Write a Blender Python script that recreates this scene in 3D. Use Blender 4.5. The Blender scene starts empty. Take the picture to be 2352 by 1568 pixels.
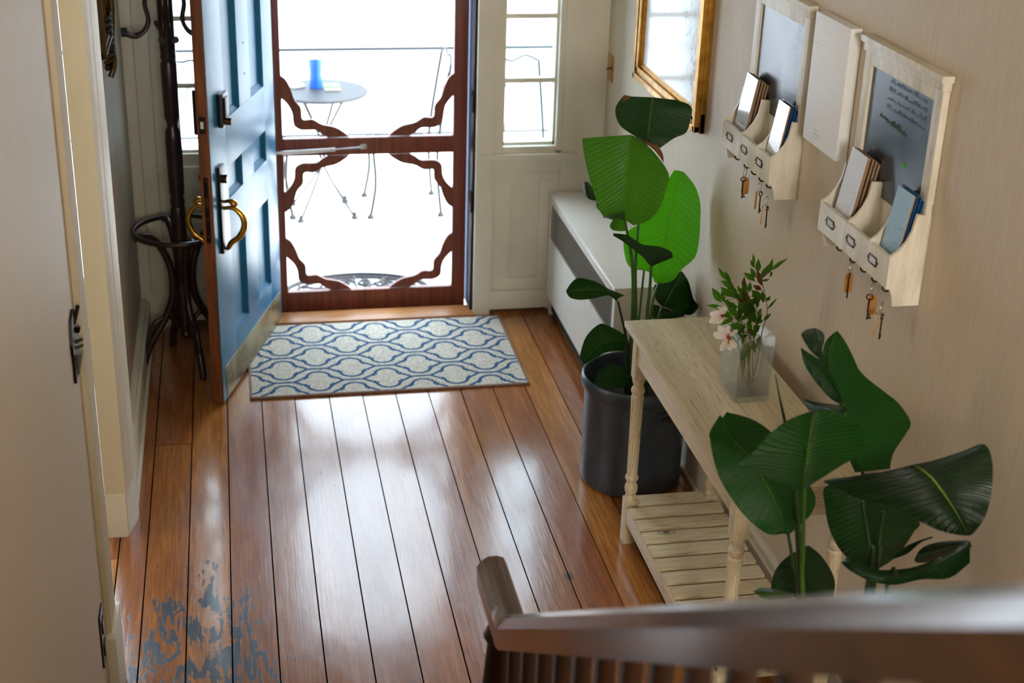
import bpy, bmesh, math, random
from mathutils import Vector, Matrix
PI = math.pi
R = random.Random(7)
S = bpy.context.scene
COL = S.collection

# ------------------------------------------------------------------ camera
FPX = 3336.5; YAW, PITCH, ROLL = 0.198693, 0.413986, 0.031925; EYE = Vector((0, 0, 2.65))
FW = Vector((math.sin(YAW)*math.cos(PITCH), math.cos(YAW)*math.cos(PITCH), -math.sin(PITCH)))
_r = FW.cross(Vector((0, 0, 1))).normalized(); _u = _r.cross(FW)
RT = math.cos(ROLL)*_r + math.sin(ROLL)*_u
UP = -math.sin(ROLL)*_r + math.cos(ROLL)*_u
cd = bpy.data.cameras.new('camera'); cam = bpy.data.objects.new('camera', cd); COL.objects.link(cam)
cam.matrix_world = Matrix((( RT.x, UP.x, -FW.x, EYE.x), (RT.y, UP.y, -FW.y, EYE.y), (RT.z, UP.z, -FW.z, EYE.z), (0, 0, 0, 1)))
cd.sensor_width = 36; cd.lens = FPX/2352*36; cd.clip_start = .05; cd.clip_end = 200
cd.dof.use_dof = True; cd.dof.focus_distance = 4.35; cd.dof.aperture_fstop = 3.2
S.camera = cam

def at(x, y, Y=None, X=None, Z=None):
    d = FW + (x-1176)/FPX*RT - (y-784)/FPX*UP
    t = (Z-EYE.z)/d.z if Z is not None else (X/d.x if X is not None else Y/d.y)
    return EYE + d*t

# ------------------------------------------------------------------ light and exposure
S.view_settings.view_transform = 'Standard'; S.view_settings.look = 'None'
S.view_settings.exposure = 0.35; S.view_settings.gamma = 1; S.view_settings.use_curve_mapping = False
W = bpy.data.worlds.new('world'); S.world = W; W.use_nodes = True
bg = W.node_tree.nodes['Background']; bg.inputs[0].default_value = (.74, .88, 1, 1); bg.inputs[1].default_value = 8.5
def light(name, kind, loc, rot, energy, color=(1, 1, 1), size=1, sy=None):
    l = bpy.data.lights.new(name, kind); l.energy = energy; l.color = color
    o = bpy.data.objects.new(name, l); COL.objects.link(o); o.location = loc; o.rotation_euler = rot
    if kind == 'AREA':
        l.shape = 'RECTANGLE'; l.size = size; l.size_y = sy or size
    return o
sun = light('sun', 'SUN', (3, 9, 8), (0, 0, 0), 14, (1, .96, .88)); sun.data.angle = .01
sun.rotation_euler = Vector((.9, -.12, 1.1)).to_track_quat('Z', 'Y').to_euler()
def portal(loc, rot, sx, sy):
    p = light('sky_portal', 'AREA', loc, rot, 1, size=sx, sy=sy); p.data.cycles.is_portal = True
portal((.62, 6.62, 1.02), (-PI/2, 0, 0), 1.0, 2.2)
portal((1.31, 6.40, 1.4), (-PI/2, 0, 0), .3, 1.3)
portal((-.18, 6.40, 1.4), (-PI/2, 0, 0), .3, 1.3)
# added warm fill at the unseen landing window; window light of the side room
light('landing_fill_light', 'AREA', (.4, -1.7, 2.55), (math.radians(68), 0, 0), 120, (1, .90, .74), 1.3, .9)
light('side_room_window_light', 'AREA', (-2.2, 4.3, 1.7), (PI/2, 0, -PI/2), 12, (1, .93, .84), 1.2, 1.4)

# ------------------------------------------------------------------ materials
def lin(c):
    return tuple((v/255/12.92 if v/255 <= .04045 else ((v/255+.055)/1.055)**2.4) for v in c)
class NT:
    def __init__(s, name):
        s.m = bpy.data.materials.new(name); s.m.use_nodes = True; s.t = s.m.node_tree
        s.b = s.t.nodes['Principled BSDF']; s.o = s.t.nodes['Material Output']
    def n(s, kind, **kw):
        nd = s.t.nodes.new(kind)
        for k, v in kw.items(): setattr(nd, k, v)
        return nd
    def put(s, sock, v):
        if isinstance(v, bpy.types.NodeSocket): s.t.links.new(v, sock)
        elif v is not None:
            if isinstance(v, (tuple, list)) and len(v) == 3 and sock.type == 'RGBA': v = tuple(v)+(1,)
            sock.default_value = v
    def math(s, op, a, b=0.0, c=None, clamp=False):
        nd = s.n('ShaderNodeMath', operation=op, use_clamp=clamp); s.put(nd.inputs[0], a); s.put(nd.inputs[1], b)
        if c is not None: s.put(nd.inputs[2], c)
        return nd.outputs[0]
    def co(s, scale=(1, 1, 1), kind='Object', rot=(0, 0, 0)):
        tc = s.n('ShaderNodeTexCoord'); mp = s.n('ShaderNodeMapping')
        s.t.links.new(tc.outputs[kind], mp.inputs[0]); mp.inputs['Scale'].default_value = scale; mp.inputs['Rotation'].default_value = rot
        return mp.outputs[0]
    def xyz(s, kind='Object'):
        tc = s.n('ShaderNodeTexCoord'); sp = s.n('ShaderNodeSeparateXYZ'); s.t.links.new(tc.outputs[kind], sp.inputs[0]); return sp.outputs
    def noise(s, vec, scale=5, detail=4, rough=.5, dist=0.0):
        nd = s.n('ShaderNodeTexNoise'); s.put(nd.inputs['Vector'], vec); nd.inputs['Scale'].default_value = scale
        nd.inputs['Detail'].default_value = detail; nd.inputs['Roughness'].default_value = rough; nd.inputs['Distortion'].default_value = dist
        return nd.outputs['Fac']
    def ramp(s, fac, stops):
        nd = s.n('ShaderNodeValToRGB'); s.put(nd.inputs[0], fac); e = nd.color_ramp.elements
        while len(e) < len(stops): e.new(.5)
        for i, (p, c) in enumerate(stops):
            e[i].position = p; e[i].color = (c if isinstance(c, tuple) else (c, c, c))[:3]+(1,)
        return nd.outputs[0]
    def mix(s, f, a, b, mode='MIX'):
        nd = s.n('ShaderNodeMix', data_type='RGBA', blend_type=mode); s.put(nd.inputs[0], f); s.put(nd.inputs[6], a); s.put(nd.inputs[7], b)
        return nd.outputs[2]
    def bump(s, h, strength=.3, dist=.01):
        nd = s.n('ShaderNodeBump'); s.put(nd.inputs['Height'], h); nd.inputs['Strength'].default_value = strength; nd.inputs['Distance'].default_value = dist
        s.t.links.new(nd.outputs[0], s.b.inputs['Normal'])
    def set(s, color=None, rough=None, metal=None, **kw):
        s.put(s.b.inputs['Base Color'], color); s.put(s.b.inputs['Roughness'], rough); s.put(s.b.inputs['Metallic'], metal)
        for k, v in kw.items(): s.put(s.b.inputs[k.replace('_', ' ')], v)
        return s.m
def plain(name, rgb, rough=.5, metal=0.0, var=.12, scale=14, bump=.0, **kw):
    n = NT(name); c = lin(rgb); f = n.noise(n.co(), scale, 4)
    n.set(n.ramp(f, [(.3, tuple(v*(1-var) for v in c)), (.7, tuple(min(1, v*(1+var)) for v in c))]), rough, metal, **kw)
    if bump: n.bump(n.noise(n.co(), scale*6, 4), bump, .004)
    return n.m

M = {}
M['cream'] = plain('cream_paint', (214, 208, 192), .38, bump=.05, scale=6, var=.04)
M['white_trim'] = plain('white_gloss_paint', (222, 214, 196), .42, bump=.05, scale=6, var=.04)
M['casing'] = plain('old_cream_casing_paint', (204, 192, 164), .7, bump=.05, scale=6, var=.04)
M['radiator'] = plain('white_enamel', (226, 222, 212), .3, var=.03)
M['grille'] = plain('grille_metal', (158, 154, 144), .35, var=.03)
M['black'] = plain('dark_void', (14, 14, 14), .8)
M['bentwood'] = plain('dark_bentwood', (44, 24, 20), .32, var=.25)
M['iron'] = plain('wrought_iron', (16, 22, 28), .6, var=.2)
M['brass'] = plain('brass', (196, 150, 62), .22, 1.0, var=.1)
M['dark_brass'] = plain('tarnished_brass', (92, 74, 44), .32, .9, var=.3)
M['bronze'] = plain('oil_rubbed_bronze', (44, 36, 32), .3, .7, var=.3)
M['steel'] = plain('brushed_steel', (176, 178, 180), .28, .9)
M['ceiling'] = plain('ceiling_paint', (226, 220, 206), .8)
M['concrete'] = plain('porch_tile_plain', (222, 222, 220), .6)
M['street'] = plain('street_asphalt', (170, 172, 176), .8)
M['paper'] = plain('paper', (232, 226, 214), .7, var=.04)
M['kraft'] = plain('old_paper_edges', (150, 122, 92), .8, var=.2)
M['soil'] = plain('potting_soil', (34, 26, 20), .95, scale=60, bump=.8, var=.5)
M['stem'] = plain('leaf_stalk', (52, 92, 30), .35, var=.2)
M['stemdk'] = plain('dark_leaf_stalk', (30, 52, 24), .35, var=.2)
M['twig'] = plain('twig_bark', (88, 58, 36), .6, var=.3)
M['tagwood'] = plain('wooden_key_tag', (176, 120, 56), .45, var=.15)
M['keymetal'] = plain('antique_key_metal', (70, 52, 40), .38, .8, var=.2)
M['pot'] = None

def wallpaper(name, rgb, axis):
    n = NT(name); c = lin(rgb)
    f = n.noise(n.co((260, 260, 9) ), 1, 5, .7); g = n.noise(n.co(), 1.2, 2)
    a = n.ramp(f, [(.3, tuple(v*.84 for v in c)), (.7, tuple(v*1.1 for v in c))])
    n.set(n.mix(n.math('MULTIPLY', g, .12), a, tuple(v*.8 for v in c)), .55)
    h = n.noise(n.co((340, 340, 30)), 1, 3); n.bump(h, .28, .002); return n.m
M['wallpaper'] = wallpaper('woven_wallpaper', (206, 190, 166), 0)

# polished old floorboards: one random tone per board, long grain, worn blue-grey paint left in the low traffic areas
def floor_mat(name, worn=True):
    n = NT(name); geo = n.n('ShaderNodeNewGeometry'); rnd = geo.outputs['Random Per Island']
    add = n.n('ShaderNodeVectorMath', operation='ADD'); n.put(add.inputs[0], n.co())
    cmb = n.n('ShaderNodeCombineXYZ'); n.put(cmb.inputs[1], n.math('MULTIPLY', rnd, 37)); n.put(cmb.inputs[2], n.math('MULTIPLY', rnd, 11)); n.t.links.new(cmb.outputs[0], add.inputs[1])
    sc = n.n('ShaderNodeVectorMath', operation='MULTIPLY'); n.t.links.new(add.outputs[0], sc.inputs[0]); sc.inputs[1].default_value = (1, .05, 1)
    gr = n.noise(sc.outputs[0], 95, 5, .65, .3)
    sc2 = n.n('ShaderNodeVectorMath', operation='MULTIPLY'); n.t.links.new(add.outputs[0], sc2.inputs[0]); sc2.inputs[1].default_value = (1, .16, 1)
    big = n.noise(sc2.outputs[0], 9, 3, .5, .6)
    base = n.ramp(rnd, [(0, lin((176, 116, 50))), (.25, lin((156, 90, 46))), (.5, lin((188, 126, 52))), (.75, lin((162, 98, 52))), (1, lin((192, 130, 58)))])
    c = n.mix(n.ramp(big, [(.35, 0.0), (.7, .6)]), base, lin((132, 72, 42)))
    c = n.mix(n.ramp(gr, [(.38, .55), (.62, 0.0)]), c, lin((112, 60, 32)))
    c = n.mix(n.ramp(gr, [(.55, 0.0), (.8, .35)]), c, lin((206, 146, 84)))
    x, y, z = n.xyz()
    rough = n.ramp(n.noise(n.co((1, .25, 1)), 7, 4), [(.3, .15), (.75, .28)])
    h = gr
    if worn:
        def blob(cx, cy, rx, ry):
            a = n.math('DIVIDE', n.math('SUBTRACT', x, cx), rx); b = n.math('DIVIDE', n.math('SUBTRACT', y, cy), ry)
            return n.math('SUBTRACT', 1.0, n.math('SQRT', n.math('ADD', n.math('MULTIPLY', a, a), n.math('MULTIPLY', b, b))), clamp=True)
        spots = [(-.17, 3.5, .42, 1.1), (-.1, 2.9, .42, .8), (-.28, 3.7, .14, .5), (.81, 3.62, .09, .26), (.45, 3.35, .09, .25), (-.27, 3.75, .10, .3), (-.14, 3.7, .09, .25), (.85, 3.1, .10, .3)]
        faint = [(.97, 5.15, .25, .55), (1.25, 4.9, .2, .8), (1.2, 3.6, .2, .9), (1.22, 5.9, .15, .5)]
        m = blob(*spots[0])
        for s_ in spots[1:]: m = n.math('MAXIMUM', m, blob(*s_))
        m = n.math('MULTIPLY', m, 1.9, clamp=True)
        for s_ in faint: m = n.math('MAXIMUM', m, n.math('MULTIPLY', blob(*s_), .42))
        nz = n.noise(n.co((1, .45, 1)), 16, 7, .68, .5)
        fine = n.noise(n.co((1, .1, 1)), 75, 4, .6)
        v = n.math('ADD', n.math('MULTIPLY', m, .255), n.math('ADD', n.math('MULTIPLY', nz, .62), n.math('MULTIPLY', fine, .36)))
        mask = n.ramp(v, [(.745, 0.0), (.76, 1.0)])
        mask = n.math('MULTIPLY', mask, n.ramp(m, [(.02, 0.0), (.12, 1.0)]))
        c = n.mix(mask, c, n.mix(fine, lin((60, 72, 90)), lin((36, 46, 62))))
        nick = n.ramp(n.noise(n.co((3.2, .3, 1)), 30, 3, .6), [(.685, 0.0), (.705, 1.0)])
        c = n.mix(n.math('MULTIPLY', nick, .8), c, lin((52, 30, 24)))
        rough = n.mix(n.math('MULTIPLY', mask, .75), rough, (.42, .42, .42))
        knot = n.n('ShaderNodeTexVoronoi'); n.put(knot.inputs['Vector'], n.co((1, .6, 1))); knot.inputs['Scale'].default_value = 2.6
        kf = n.ramp(knot.outputs['Distance'], [(.028, 1.0), (.05, 0.0)]); c = n.mix(n.math('MULTIPLY', kf, .85), c, lin((40, 18, 10)))
        h = n.math('SUBTRACT', gr, n.math('MULTIPLY', mask, -.4))
        # long thin scratches in the varnish
        h = n.math('SUBTRACT', h, n.math('MULTIPLY', nick, .6))
    n.set(c, rough, None, Specular_IOR_Level=.55, Coat_Weight=.32, Coat_Roughness=.10)
    wav = n.noise(n.co((1, .5, 1)), 11, 2)
    n.bump(n.math('ADD', n.math('MULTIPLY', h, .35), n.math('MULTIPLY', wav, 1.1)), .16, .006); return n.m
M['floor'] = floor_mat('old_polished_floorboards')
M['floor2'] = floor_mat('side_room_floorboards', False)

def woodmat(name, c1, c2, rough=.4, scale=60, stretch=(1, .06, 1), coat=0.0, spec=.5):
    n = NT(name); g = n.noise(n.co(stretch), scale, 5, .6, .4); b = n.noise(n.co(tuple(v*.3 for v in stretch)), scale*.6, 2)
    c = n.ramp(g, [(.3, lin(c2)), (.65, lin(c1))]); c = n.mix(n.math('MULTIPLY', b, .35), c, lin(c2))
    n.set(c, rough, None, Coat_Weight=coat, Coat_Roughness=.12, Specular_IOR_Level=spec); n.bump(g, .12, .002); return n.m
M['screenwood'] = woodmat('reddish_cedar', (142, 72, 48), (88, 38, 28), .4, 50, (1, 1, .05))
M['edgewood'] = woodmat('bare_door_edge_wood', (150, 84, 40), (84, 46, 28), .45, 60, (1, 1, .06))
M['threshold'] = woodmat('oak_threshold', (188, 128, 66), (140, 84, 36), .4, 60, (.06, 1, 1))
M['shoe'] = woodmat('brown_shoe_moulding', (104, 66, 34), (66, 40, 22), .5, 60, (.06, 1, 1))
M['railwood'] = woodmat('dark_varnished_rail', (92, 50, 26), (52, 28, 16), .16, 40, (1, .08, 1), 1.0, .6)
M['darkwood'] = woodmat('dark_baluster_wood', (52, 26, 16), (26, 14, 10), .32, 40, (1, 1, .08))

def whitewash(name, axis, c1=(232, 219, 186), c2=(200, 182, 148), line=(104, 88, 70)):
    n = NT(name); st = {'X': (.02, 1, 1), 'Y': (1, .02, 1), 'Z': (1, 1, .02)}[axis]
    warp = n.noise(n.co(tuple(v if v == 1 else .14 for v in st)), 5.5, 2, .4)
    add = n.n('ShaderNodeVectorMath', operation='MULTIPLY_ADD')
    cmb = n.n('ShaderNodeCombineXYZ'); wv = n.math('MULTIPLY', n.math('SUBTRACT', warp, .5), .07)
    n.put(cmb.inputs[0], wv); n.put(cmb.inputs[1], wv); n.put(cmb.inputs[2], wv)
    n.put(add.inputs[0], n.co(st)); add.inputs[1].default_value = (1, 1, 1); n.t.links.new(cmb.outputs[0], add.inputs[2])
    g = n.noise(add.outputs[0], 66, 2, .5); fine = n.noise(n.co(st), 240, 3)
    c = n.ramp(n.noise(n.co(tuple(v*.5 for v in st)), 14, 3), [(.3, lin(c2)), (.6, lin(c1))])
    c = n.mix(n.ramp(g, [(.542, 0.0), (.556, .72), (.57, 0.0)]), c, lin(line))
    c = n.mix(n.ramp(g, [(.416, .0), (.428, .6), (.44, 0.0)]), c, lin(line))
    c = n.mix(n.ramp(g, [(.478, .0), (.488, .5), (.498, 0.0)]), c, lin(line))
    c = n.mix(n.ramp(fine, [(.35, .4), (.55, 0.0)]), c, lin(c2))
    k = n.n('ShaderNodeTexVoronoi'); n.put(k.inputs['Vector'], n.co(tuple(v if v == 1 else .5 for v in st))); k.inputs['Scale'].default_value = 5.2
    c = n.mix(n.ramp(k.outputs['Distance'], [(.03, .9), (.05, 0.0), (.075, .6), (.09, 0.0)]), c, lin((70, 56, 46)))
    n.set(c, .42); n.bump(g, .25, .002); return n.m
M['table_y'] = whitewash('whitewashed_pine_along', 'Y')
M['table_x'] = whitewash('whitewashed_pine_across', 'X')
M['table_z'] = whitewash('whitewashed_pine_upright', 'Z')

def distressed(name):
    n = NT(name); f = n.noise(n.co((1, 1, .16)), 26, 6, .7); g = n.noise(n.co(), 6, 2)
    c = n.ramp(f, [(.28, lin((96, 88, 78))), (.35, lin((204, 196, 178))), (.6, lin((230, 224, 208)))])
    c = n.mix(n.ramp(g, [(.58, 0.0), (.8, .35)]), c, lin((172, 158, 134))); n.set(c, .42); n.bump(f, .12, .002); return n.m
M['distress'] = distressed('distressed_white_paint')

def slate():
    n = NT('chalkboard_slate'); f = n.noise(n.co((1, 1, .4)), 9, 5, .6)
    n.set(n.ramp(f, [(.3, lin((34, 38, 42))), (.75, lin((64, 70, 76)))]), n.ramp(f, [(.3, .2), (.8, .34)]), None, Specular_IOR_Level=.8)
    n.bump(n.noise(n.co(), 60, 3), .1, .001); return n.m
M['slate'] = slate()

def bluepaint():
    n = NT('blue_gloss_door_paint'); f = n.noise(n.co(), 5, 3); s_ = n.noise(n.co((1, 1, .04)), 90, 3)
    n.set(n.ramp(f, [(.3, lin((24, 100, 140))), (.7, lin((38, 124, 166)))]), .36, None, Specular_IOR_Level=.7)
    n.bump(n.math('ADD', n.math('MULTIPLY', s_, .4), f), .12, .003); return n.m
M['blue'] = bluepaint()
M['jamb'] = plain('blue_jamb_paint', (20, 58, 98), .75, var=.2)
def kickplate():
    n = NT('worn_brass_kick_plate'); f = n.noise(n.co(), 9, 6, .65, .8)
    n.set(n.ramp(f, [(.35, lin((132, 116, 80))), (.6, lin((176, 164, 128)))]), n.ramp(f, [(.3, .3), (.7, .5)]), .75); return n.m
M['kick'] = kickplate()
def potmat():
    n = NT('grey_painted_metal_bin'); f = n.noise(n.co((1, 1, .5)), 26, 6, .7)
    n.set(n.ramp(f, [(.25, lin((40, 34, 30))), (.36, lin((66, 76, 88))), (.8, lin((82, 92, 106)))]), .33, .35); n.bump(f, .1, .002); return n.m
M['pot'] = potmat()
def gold():
    n = NT('gilded_frame'); f = n.noise(n.co(), 20, 5, .6)
    n.set(n.ramp(f, [(.3, lin((150, 100, 30))), (.7, lin((214, 160, 66)))]), .3, .75); n.bump(f, .08, .002); return n.m
M['gold'] = gold()
def painting():
    n = NT('pale_abstract_painting'); x, y, z = n.xyz()
    a = n.noise(n.co((1, 1, .55)), 55, 8, .78); b = n.noise(n.co((1, 1, .7)), 3.6, 3, .6)
    # dark mottling gathers in a drifting streak towards the near side and the lower edge
    s_ = n.math('ADD', n.math('MULTIPLY', y, -.95), n.math('MULTIPLY', z, -.22))
    v = n.math('ADD', n.math('ADD', n.math('MULTIPLY', a, .75), n.math('MULTIPLY', b, .45)), n.math('MULTIPLY', s_, .36))
    c = n.ramp(v, [(.70, lin((252, 252, 250))), (.745, lin((170, 184, 190))), (.80, lin((52, 66, 72)))])
    n.set(c, .12, None, Specular_IOR_Level=.6); return n.m
M['painting'] = painting()
def tile():
    n = NT('white_porch_tiles'); br = n.n('ShaderNodeTexBrick'); br.offset = 0.0; n.put(br.inputs['Vector'], n.co())
    br.inputs['Scale'].default_value = 1; br.inputs['Brick Width'].default_value = .3; br.inputs['Row Height'].default_value = .3
    br.inputs['Mortar Size'].default_value = .004; br.inputs['Color1'].default_value = lin((236, 236, 234))+(1,); br.inputs['Color2'].default_value = lin((230, 231, 232))+(1,)
    br.inputs['Mortar'].default_value = lin((120, 124, 126))+(1,); n.set(br.outputs['Color'], .35); return n.m
M['tile'] = tile()

def rugmat():
    n = NT('quatrefoil_rug_pile'); X0, Y0 = .300, 5.829; PX, PY = .2892, .2486
    nz = n.noise(n.co(), 140, 3); x, y, z = n.xyz()
    jit = n.math('MULTIPLY', n.math('SUBTRACT', nz, .5), .006)
    x = n.math('ADD', x, jit); y = n.math('ADD', y, jit)
    def cell(ox, oy):
        fx = n.math('PINGPONG', n.math('SUBTRACT', x, X0+ox), PX/2); fy = n.math('PINGPONG', n.math('SUBTRACT', y, Y0+oy), PY/2)
        a = n.math('SUBTRACT', fy, .045)
        d1 = n.math('SUBTRACT', n.math('SQRT', n.math('ADD', n.math('MULTIPLY', fx, fx), n.math('MULTIPLY', a, a))), .041)
        bx = n.math('MAXIMUM', n.math('SUBTRACT', fx, .050), n.math('SUBTRACT', fy, .035))
        tip = n.math('ADD', n.math('MULTIPLY', n.math('SUBTRACT', fx, .092), .66), n.math('MULTIPLY', fy, .75))
        tip = n.math('MAXIMUM', tip, n.math('SUBTRACT', fy, .023))
        return n.math('MINIMUM', n.math('MINIMUM', d1, bx), tip), fy
    dA, fA = cell(0, 0); dB, fB = cell(PX/2, PY/2)
    d = n.math('MINIMUM', dA, dB); less = lambda a, b: n.math('LESS_THAN', a, b)
    line = n.math('MULTIPLY', less(n.math('MULTIPLY', d, -1), .0), less(d, .0145))
    skA = n.math('MULTIPLY', less(fA, .0075), less(0.0, dA)); skB = n.math('MULTIPLY', less(fB, .0075), less(0.0, dB))
    line = n.math('MAXIMUM', line, n.math('MAXIMUM', skA, skB))
    cream = n.ramp(nz, [(.3, lin((150, 146, 134))), (.55, lin((206, 202, 188))), (.8, lin((226, 222, 208)))])
    blue = n.ramp(nz, [(.3, lin((10, 58, 96))), (.7, lin((20, 86, 134)))])
    n.set(n.mix(line, cream, blue), .95); n.bump(nz, .9, .004); return n.m
M['rug'] = rugmat()
M['rugedge'] = plain('rug_binding', (132, 104, 92), .9, scale=200, var=.3)

def leafmat(name, top, back, rough=.28, trans=.35, tcol=None):
    n = NT(name); uv = n.n('ShaderNodeTexCoord').outputs['UV']; sp = n.n('ShaderNodeSeparateXYZ'); n.t.links.new(uv, sp.inputs[0])
    u = n.math('ABSOLUTE', n.math('SUBTRACT', sp.outputs[0], .5)); v = sp.outputs[1]
    k = n.math('ADD', n.math('MULTIPLY', v, 22), n.math('MULTIPLY', u, -7))
    w = n.math('SINE', n.math('MULTIPLY', k, 6.283)); w2 = n.math('SINE', n.math('MULTIPLY', k, 23.7))
    nz = n.noise(n.co(), 9, 4); c = n.ramp(nz, [(.3, tuple(q*.7 for q in lin(top))), (.7, tuple(q*1.2 for q in lin(top)))])
    c = n.mix(n.ramp(w, [(.0, .0), (1.0, .4)]), c, tuple(q*.45 for q in lin(top)))
    rib = n.ramp(u, [(.010, 1.0), (.019, 0.0)]); c = n.mix(rib, c, lin((136, 168, 58)))
    geo = n.n('ShaderNodeNewGeometry'); c = n.mix(n.math('MULTIPLY', geo.outputs['Backfacing'], .5), c, lin(back))
    n.set(c, rough, None)
    n.bump(n.math('ADD', n.math('ADD', n.math('MULTIPLY', w, .6), n.math('MULTIPLY', w2, .2)), n.math('MULTIPLY', rib, -1.5)), 1.0, .003)
    tr = n.n('ShaderNodeBsdfTranslucent'); tc_ = lin(tcol or (90, 170, 10)); n.put(tr.inputs[0], n.mix(n.math('MAXIMUM', n.math('MULTIPLY', rib, .8), n.ramp(w, [(.3, 0.0), (1.0, .32)])), n.mix(nz, tc_, tuple(q*.7 for q in tc_)), tuple(q*.4 for q in tc_)))
    mx = n.n('ShaderNodeMixShader'); mx.inputs[0].default_value = trans
    n.t.links.new(n.b.outputs[0], mx.inputs[1]); n.t.links.new(tr.outputs[0], mx.inputs[2]); n.t.links.new(mx.outputs[0], n.o.inputs[0])
    return n.m
M['leaf'] = leafmat('banana_leaf_green', (44, 96, 22), (60, 112, 36), .3, .32, (90, 150, 14))
M['leaf_dark'] = leafmat('dark_glossy_leaf', (10, 42, 14), (22, 60, 24), .27, .10, (40, 110, 10))
M['leaf_mid'] = leafmat('deep_green_leaf', (8, 56, 10), (16, 72, 16), .4, .25, (20, 110, 8))
M['leaf_bright'] = leafmat('bright_young_leaf', (40, 104, 18), (56, 120, 28), .35, .55, (84, 176, 10))
M['leaf_twig'] = leafmat('small_twig_leaf', (58, 104, 28), (84, 124, 50), .35, .35, (120, 190, 30))
M['leaf_red'] = leafmat('reddish_young_leaf', (104, 64, 34), (120, 80, 50), .4, .25, (170, 100, 30))
M['dried'] = plain('dried_brown_leaf_edge', (112, 72, 42), .9, scale=60, var=.5, bump=.5)

def petalmat():
    n = NT('white_petal'); uv = n.n('ShaderNodeTexCoord').outputs['UV']; sp = n.n('ShaderNodeSeparateXYZ'); n.t.links.new(uv, sp.inputs[0])
    st = n.noise(n.co((1, 1, 1), 'UV'), 30, 2)
    c = n.ramp(sp.outputs[1], [(.0, lin((150, 14, 60))), (.16, lin((186, 40, 90))), (.3, lin((236, 222, 214))), (1, lin((246, 242, 234)))])
    n.set(n.mix(n.math('MULTIPLY', st, .15), c, lin((220, 200, 190))), .6)
    tr = n.n('ShaderNodeBsdfTranslucent'); n.t.links.new(c, tr.inputs[0]); mx = n.n('ShaderNodeMixShader'); mx.inputs[0].default_value = .3
    n.t.links.new(n.b.outputs[0], mx.inputs[1]); n.t.links.new(tr.outputs[0], mx.inputs[2]); n.t.links.new(mx.outputs[0], n.o.inputs[0]); return n.m
M['petal'] = petalmat()
def glass(name, ior=1.5, col=(1, 1, 1)):
    n = NT(name); t = n.n('ShaderNodeBsdfTransparent'); t.inputs[0].default_value = col+(1,); g = n.n('ShaderNodeBsdfGlossy'); g.inputs['Roughness'].default_value = .03
    fr = n.n('ShaderNodeLayerWeight'); fr.inputs[0].default_value = .5; mx = n.n('ShaderNodeMixShader'); n.put(mx.inputs[0], n.ramp(fr.outputs['Facing'], [(.0, .03), (.7, .08), (.92, .35), (1, .85)]))
    n.t.links.new(t.outputs[0], mx.inputs[1]); n.t.links.new(g.outputs[0], mx.inputs[2]); gl = n.n('ShaderNodeBsdfGlass'); gl.inputs['IOR'].default_value = ior; gl.inputs['Roughness'].default_value = 0; m2 = n.n('ShaderNodeMixShader'); m2.inputs[0].default_value = .2
    n.t.links.new(mx.outputs[0], m2.inputs[1]); n.t.links.new(gl.outputs[0], m2.inputs[2]); n.t.links.new(m2.outputs[0], n.o.inputs[0]); return n.m
M['glass'] = glass('clear_vase_glass', 1.5, (.97, .99, .98)); M['water'] = glass('water', 1.33)
def pane(name, f, col=(1, 1, 1), wavy=True):
    n = NT(name); t = n.n('ShaderNodeBsdfTransparent'); t.inputs[0].default_value = col+(1,); g = n.n('ShaderNodeBsdfGlossy'); g.inputs['Roughness'].default_value = .05
    mx = n.n('ShaderNodeMixShader'); mx.inputs[0].default_value = f; n.t.links.new(t.outputs[0], mx.inputs[1]); n.t.links.new(g.outputs[0], mx.inputs[2]); n.t.links.new(mx.outputs[0], n.o.inputs[0]); return n.m
M['pane'] = pane('old_window_pane', .07, (.95, .99, 1))
def screen():
    n = NT('insect_screen_mesh'); t = n.n('ShaderNodeBsdfTransparent'); d = n.n('ShaderNodeBsdfDiffuse'); d.inputs[0].default_value = (.25, .25, .26, 1)
    mx = n.n('ShaderNodeMixShader'); mx.inputs[0].default_value = .12; n.t.links.new(t.outputs[0], mx.inputs[1]); n.t.links.new(d.outputs[0], mx.inputs[2]); n.t.links.new(mx.outputs[0], n.o.inputs[0]); return n.m
M['screen'] = screen()
def printed(name, c1, c2, c3, rough=.15):
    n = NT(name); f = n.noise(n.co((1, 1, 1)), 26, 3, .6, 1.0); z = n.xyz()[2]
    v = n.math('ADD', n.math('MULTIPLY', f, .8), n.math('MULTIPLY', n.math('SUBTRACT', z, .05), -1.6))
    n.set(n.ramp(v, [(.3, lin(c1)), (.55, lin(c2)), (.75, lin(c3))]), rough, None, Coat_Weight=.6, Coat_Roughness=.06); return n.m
M['cover_white'] = printed('glossy_white_brochure', (236, 238, 240), (206, 208, 210), (116, 74, 44))
M['cover_blue'] = printed('glossy_blue_brochure', (176, 208, 230), (120, 164, 196), (60, 74, 84))
M['cover_brown'] = printed('glossy_photo_brochure', (196, 204, 212), (150, 140, 130), (120, 70, 34))
M['navy'] = plain('navy_brochure_back', (24, 70, 120), .25, var=.2)
M['darkprint'] = plain('dark_printed_page', (84, 58, 42), .5, var=.3)
M['chalk_g'] = plain('green_chalk', (60, 190, 50), .8)
M['chalk_d'] = plain('rubbed_green_chalk', (66, 92, 72), .8)
M['chalk_p'] = plain('faint_pink_chalk', (70, 74, 80), .8)
M['print'] = plain('faint_printed_letters', (250, 250, 250), .5)
M['printgrey'] = plain('faint_grey_letters', (196, 200, 204), .5)
M['canvas'] = plain('white_canvas', (236, 238, 240), .5, var=.02, bump=.1, scale=60)
M['label'] = plain('label_card', (224, 218, 210), .6)
M['blueplastic'] = plain('blue_tumbler', (20, 90, 190), .3)
M['car'] = plain('dark_car_paint', (70, 78, 86), .25)
M['tyre'] = plain('tyre_rubber', (24, 24, 26), .8)
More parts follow.
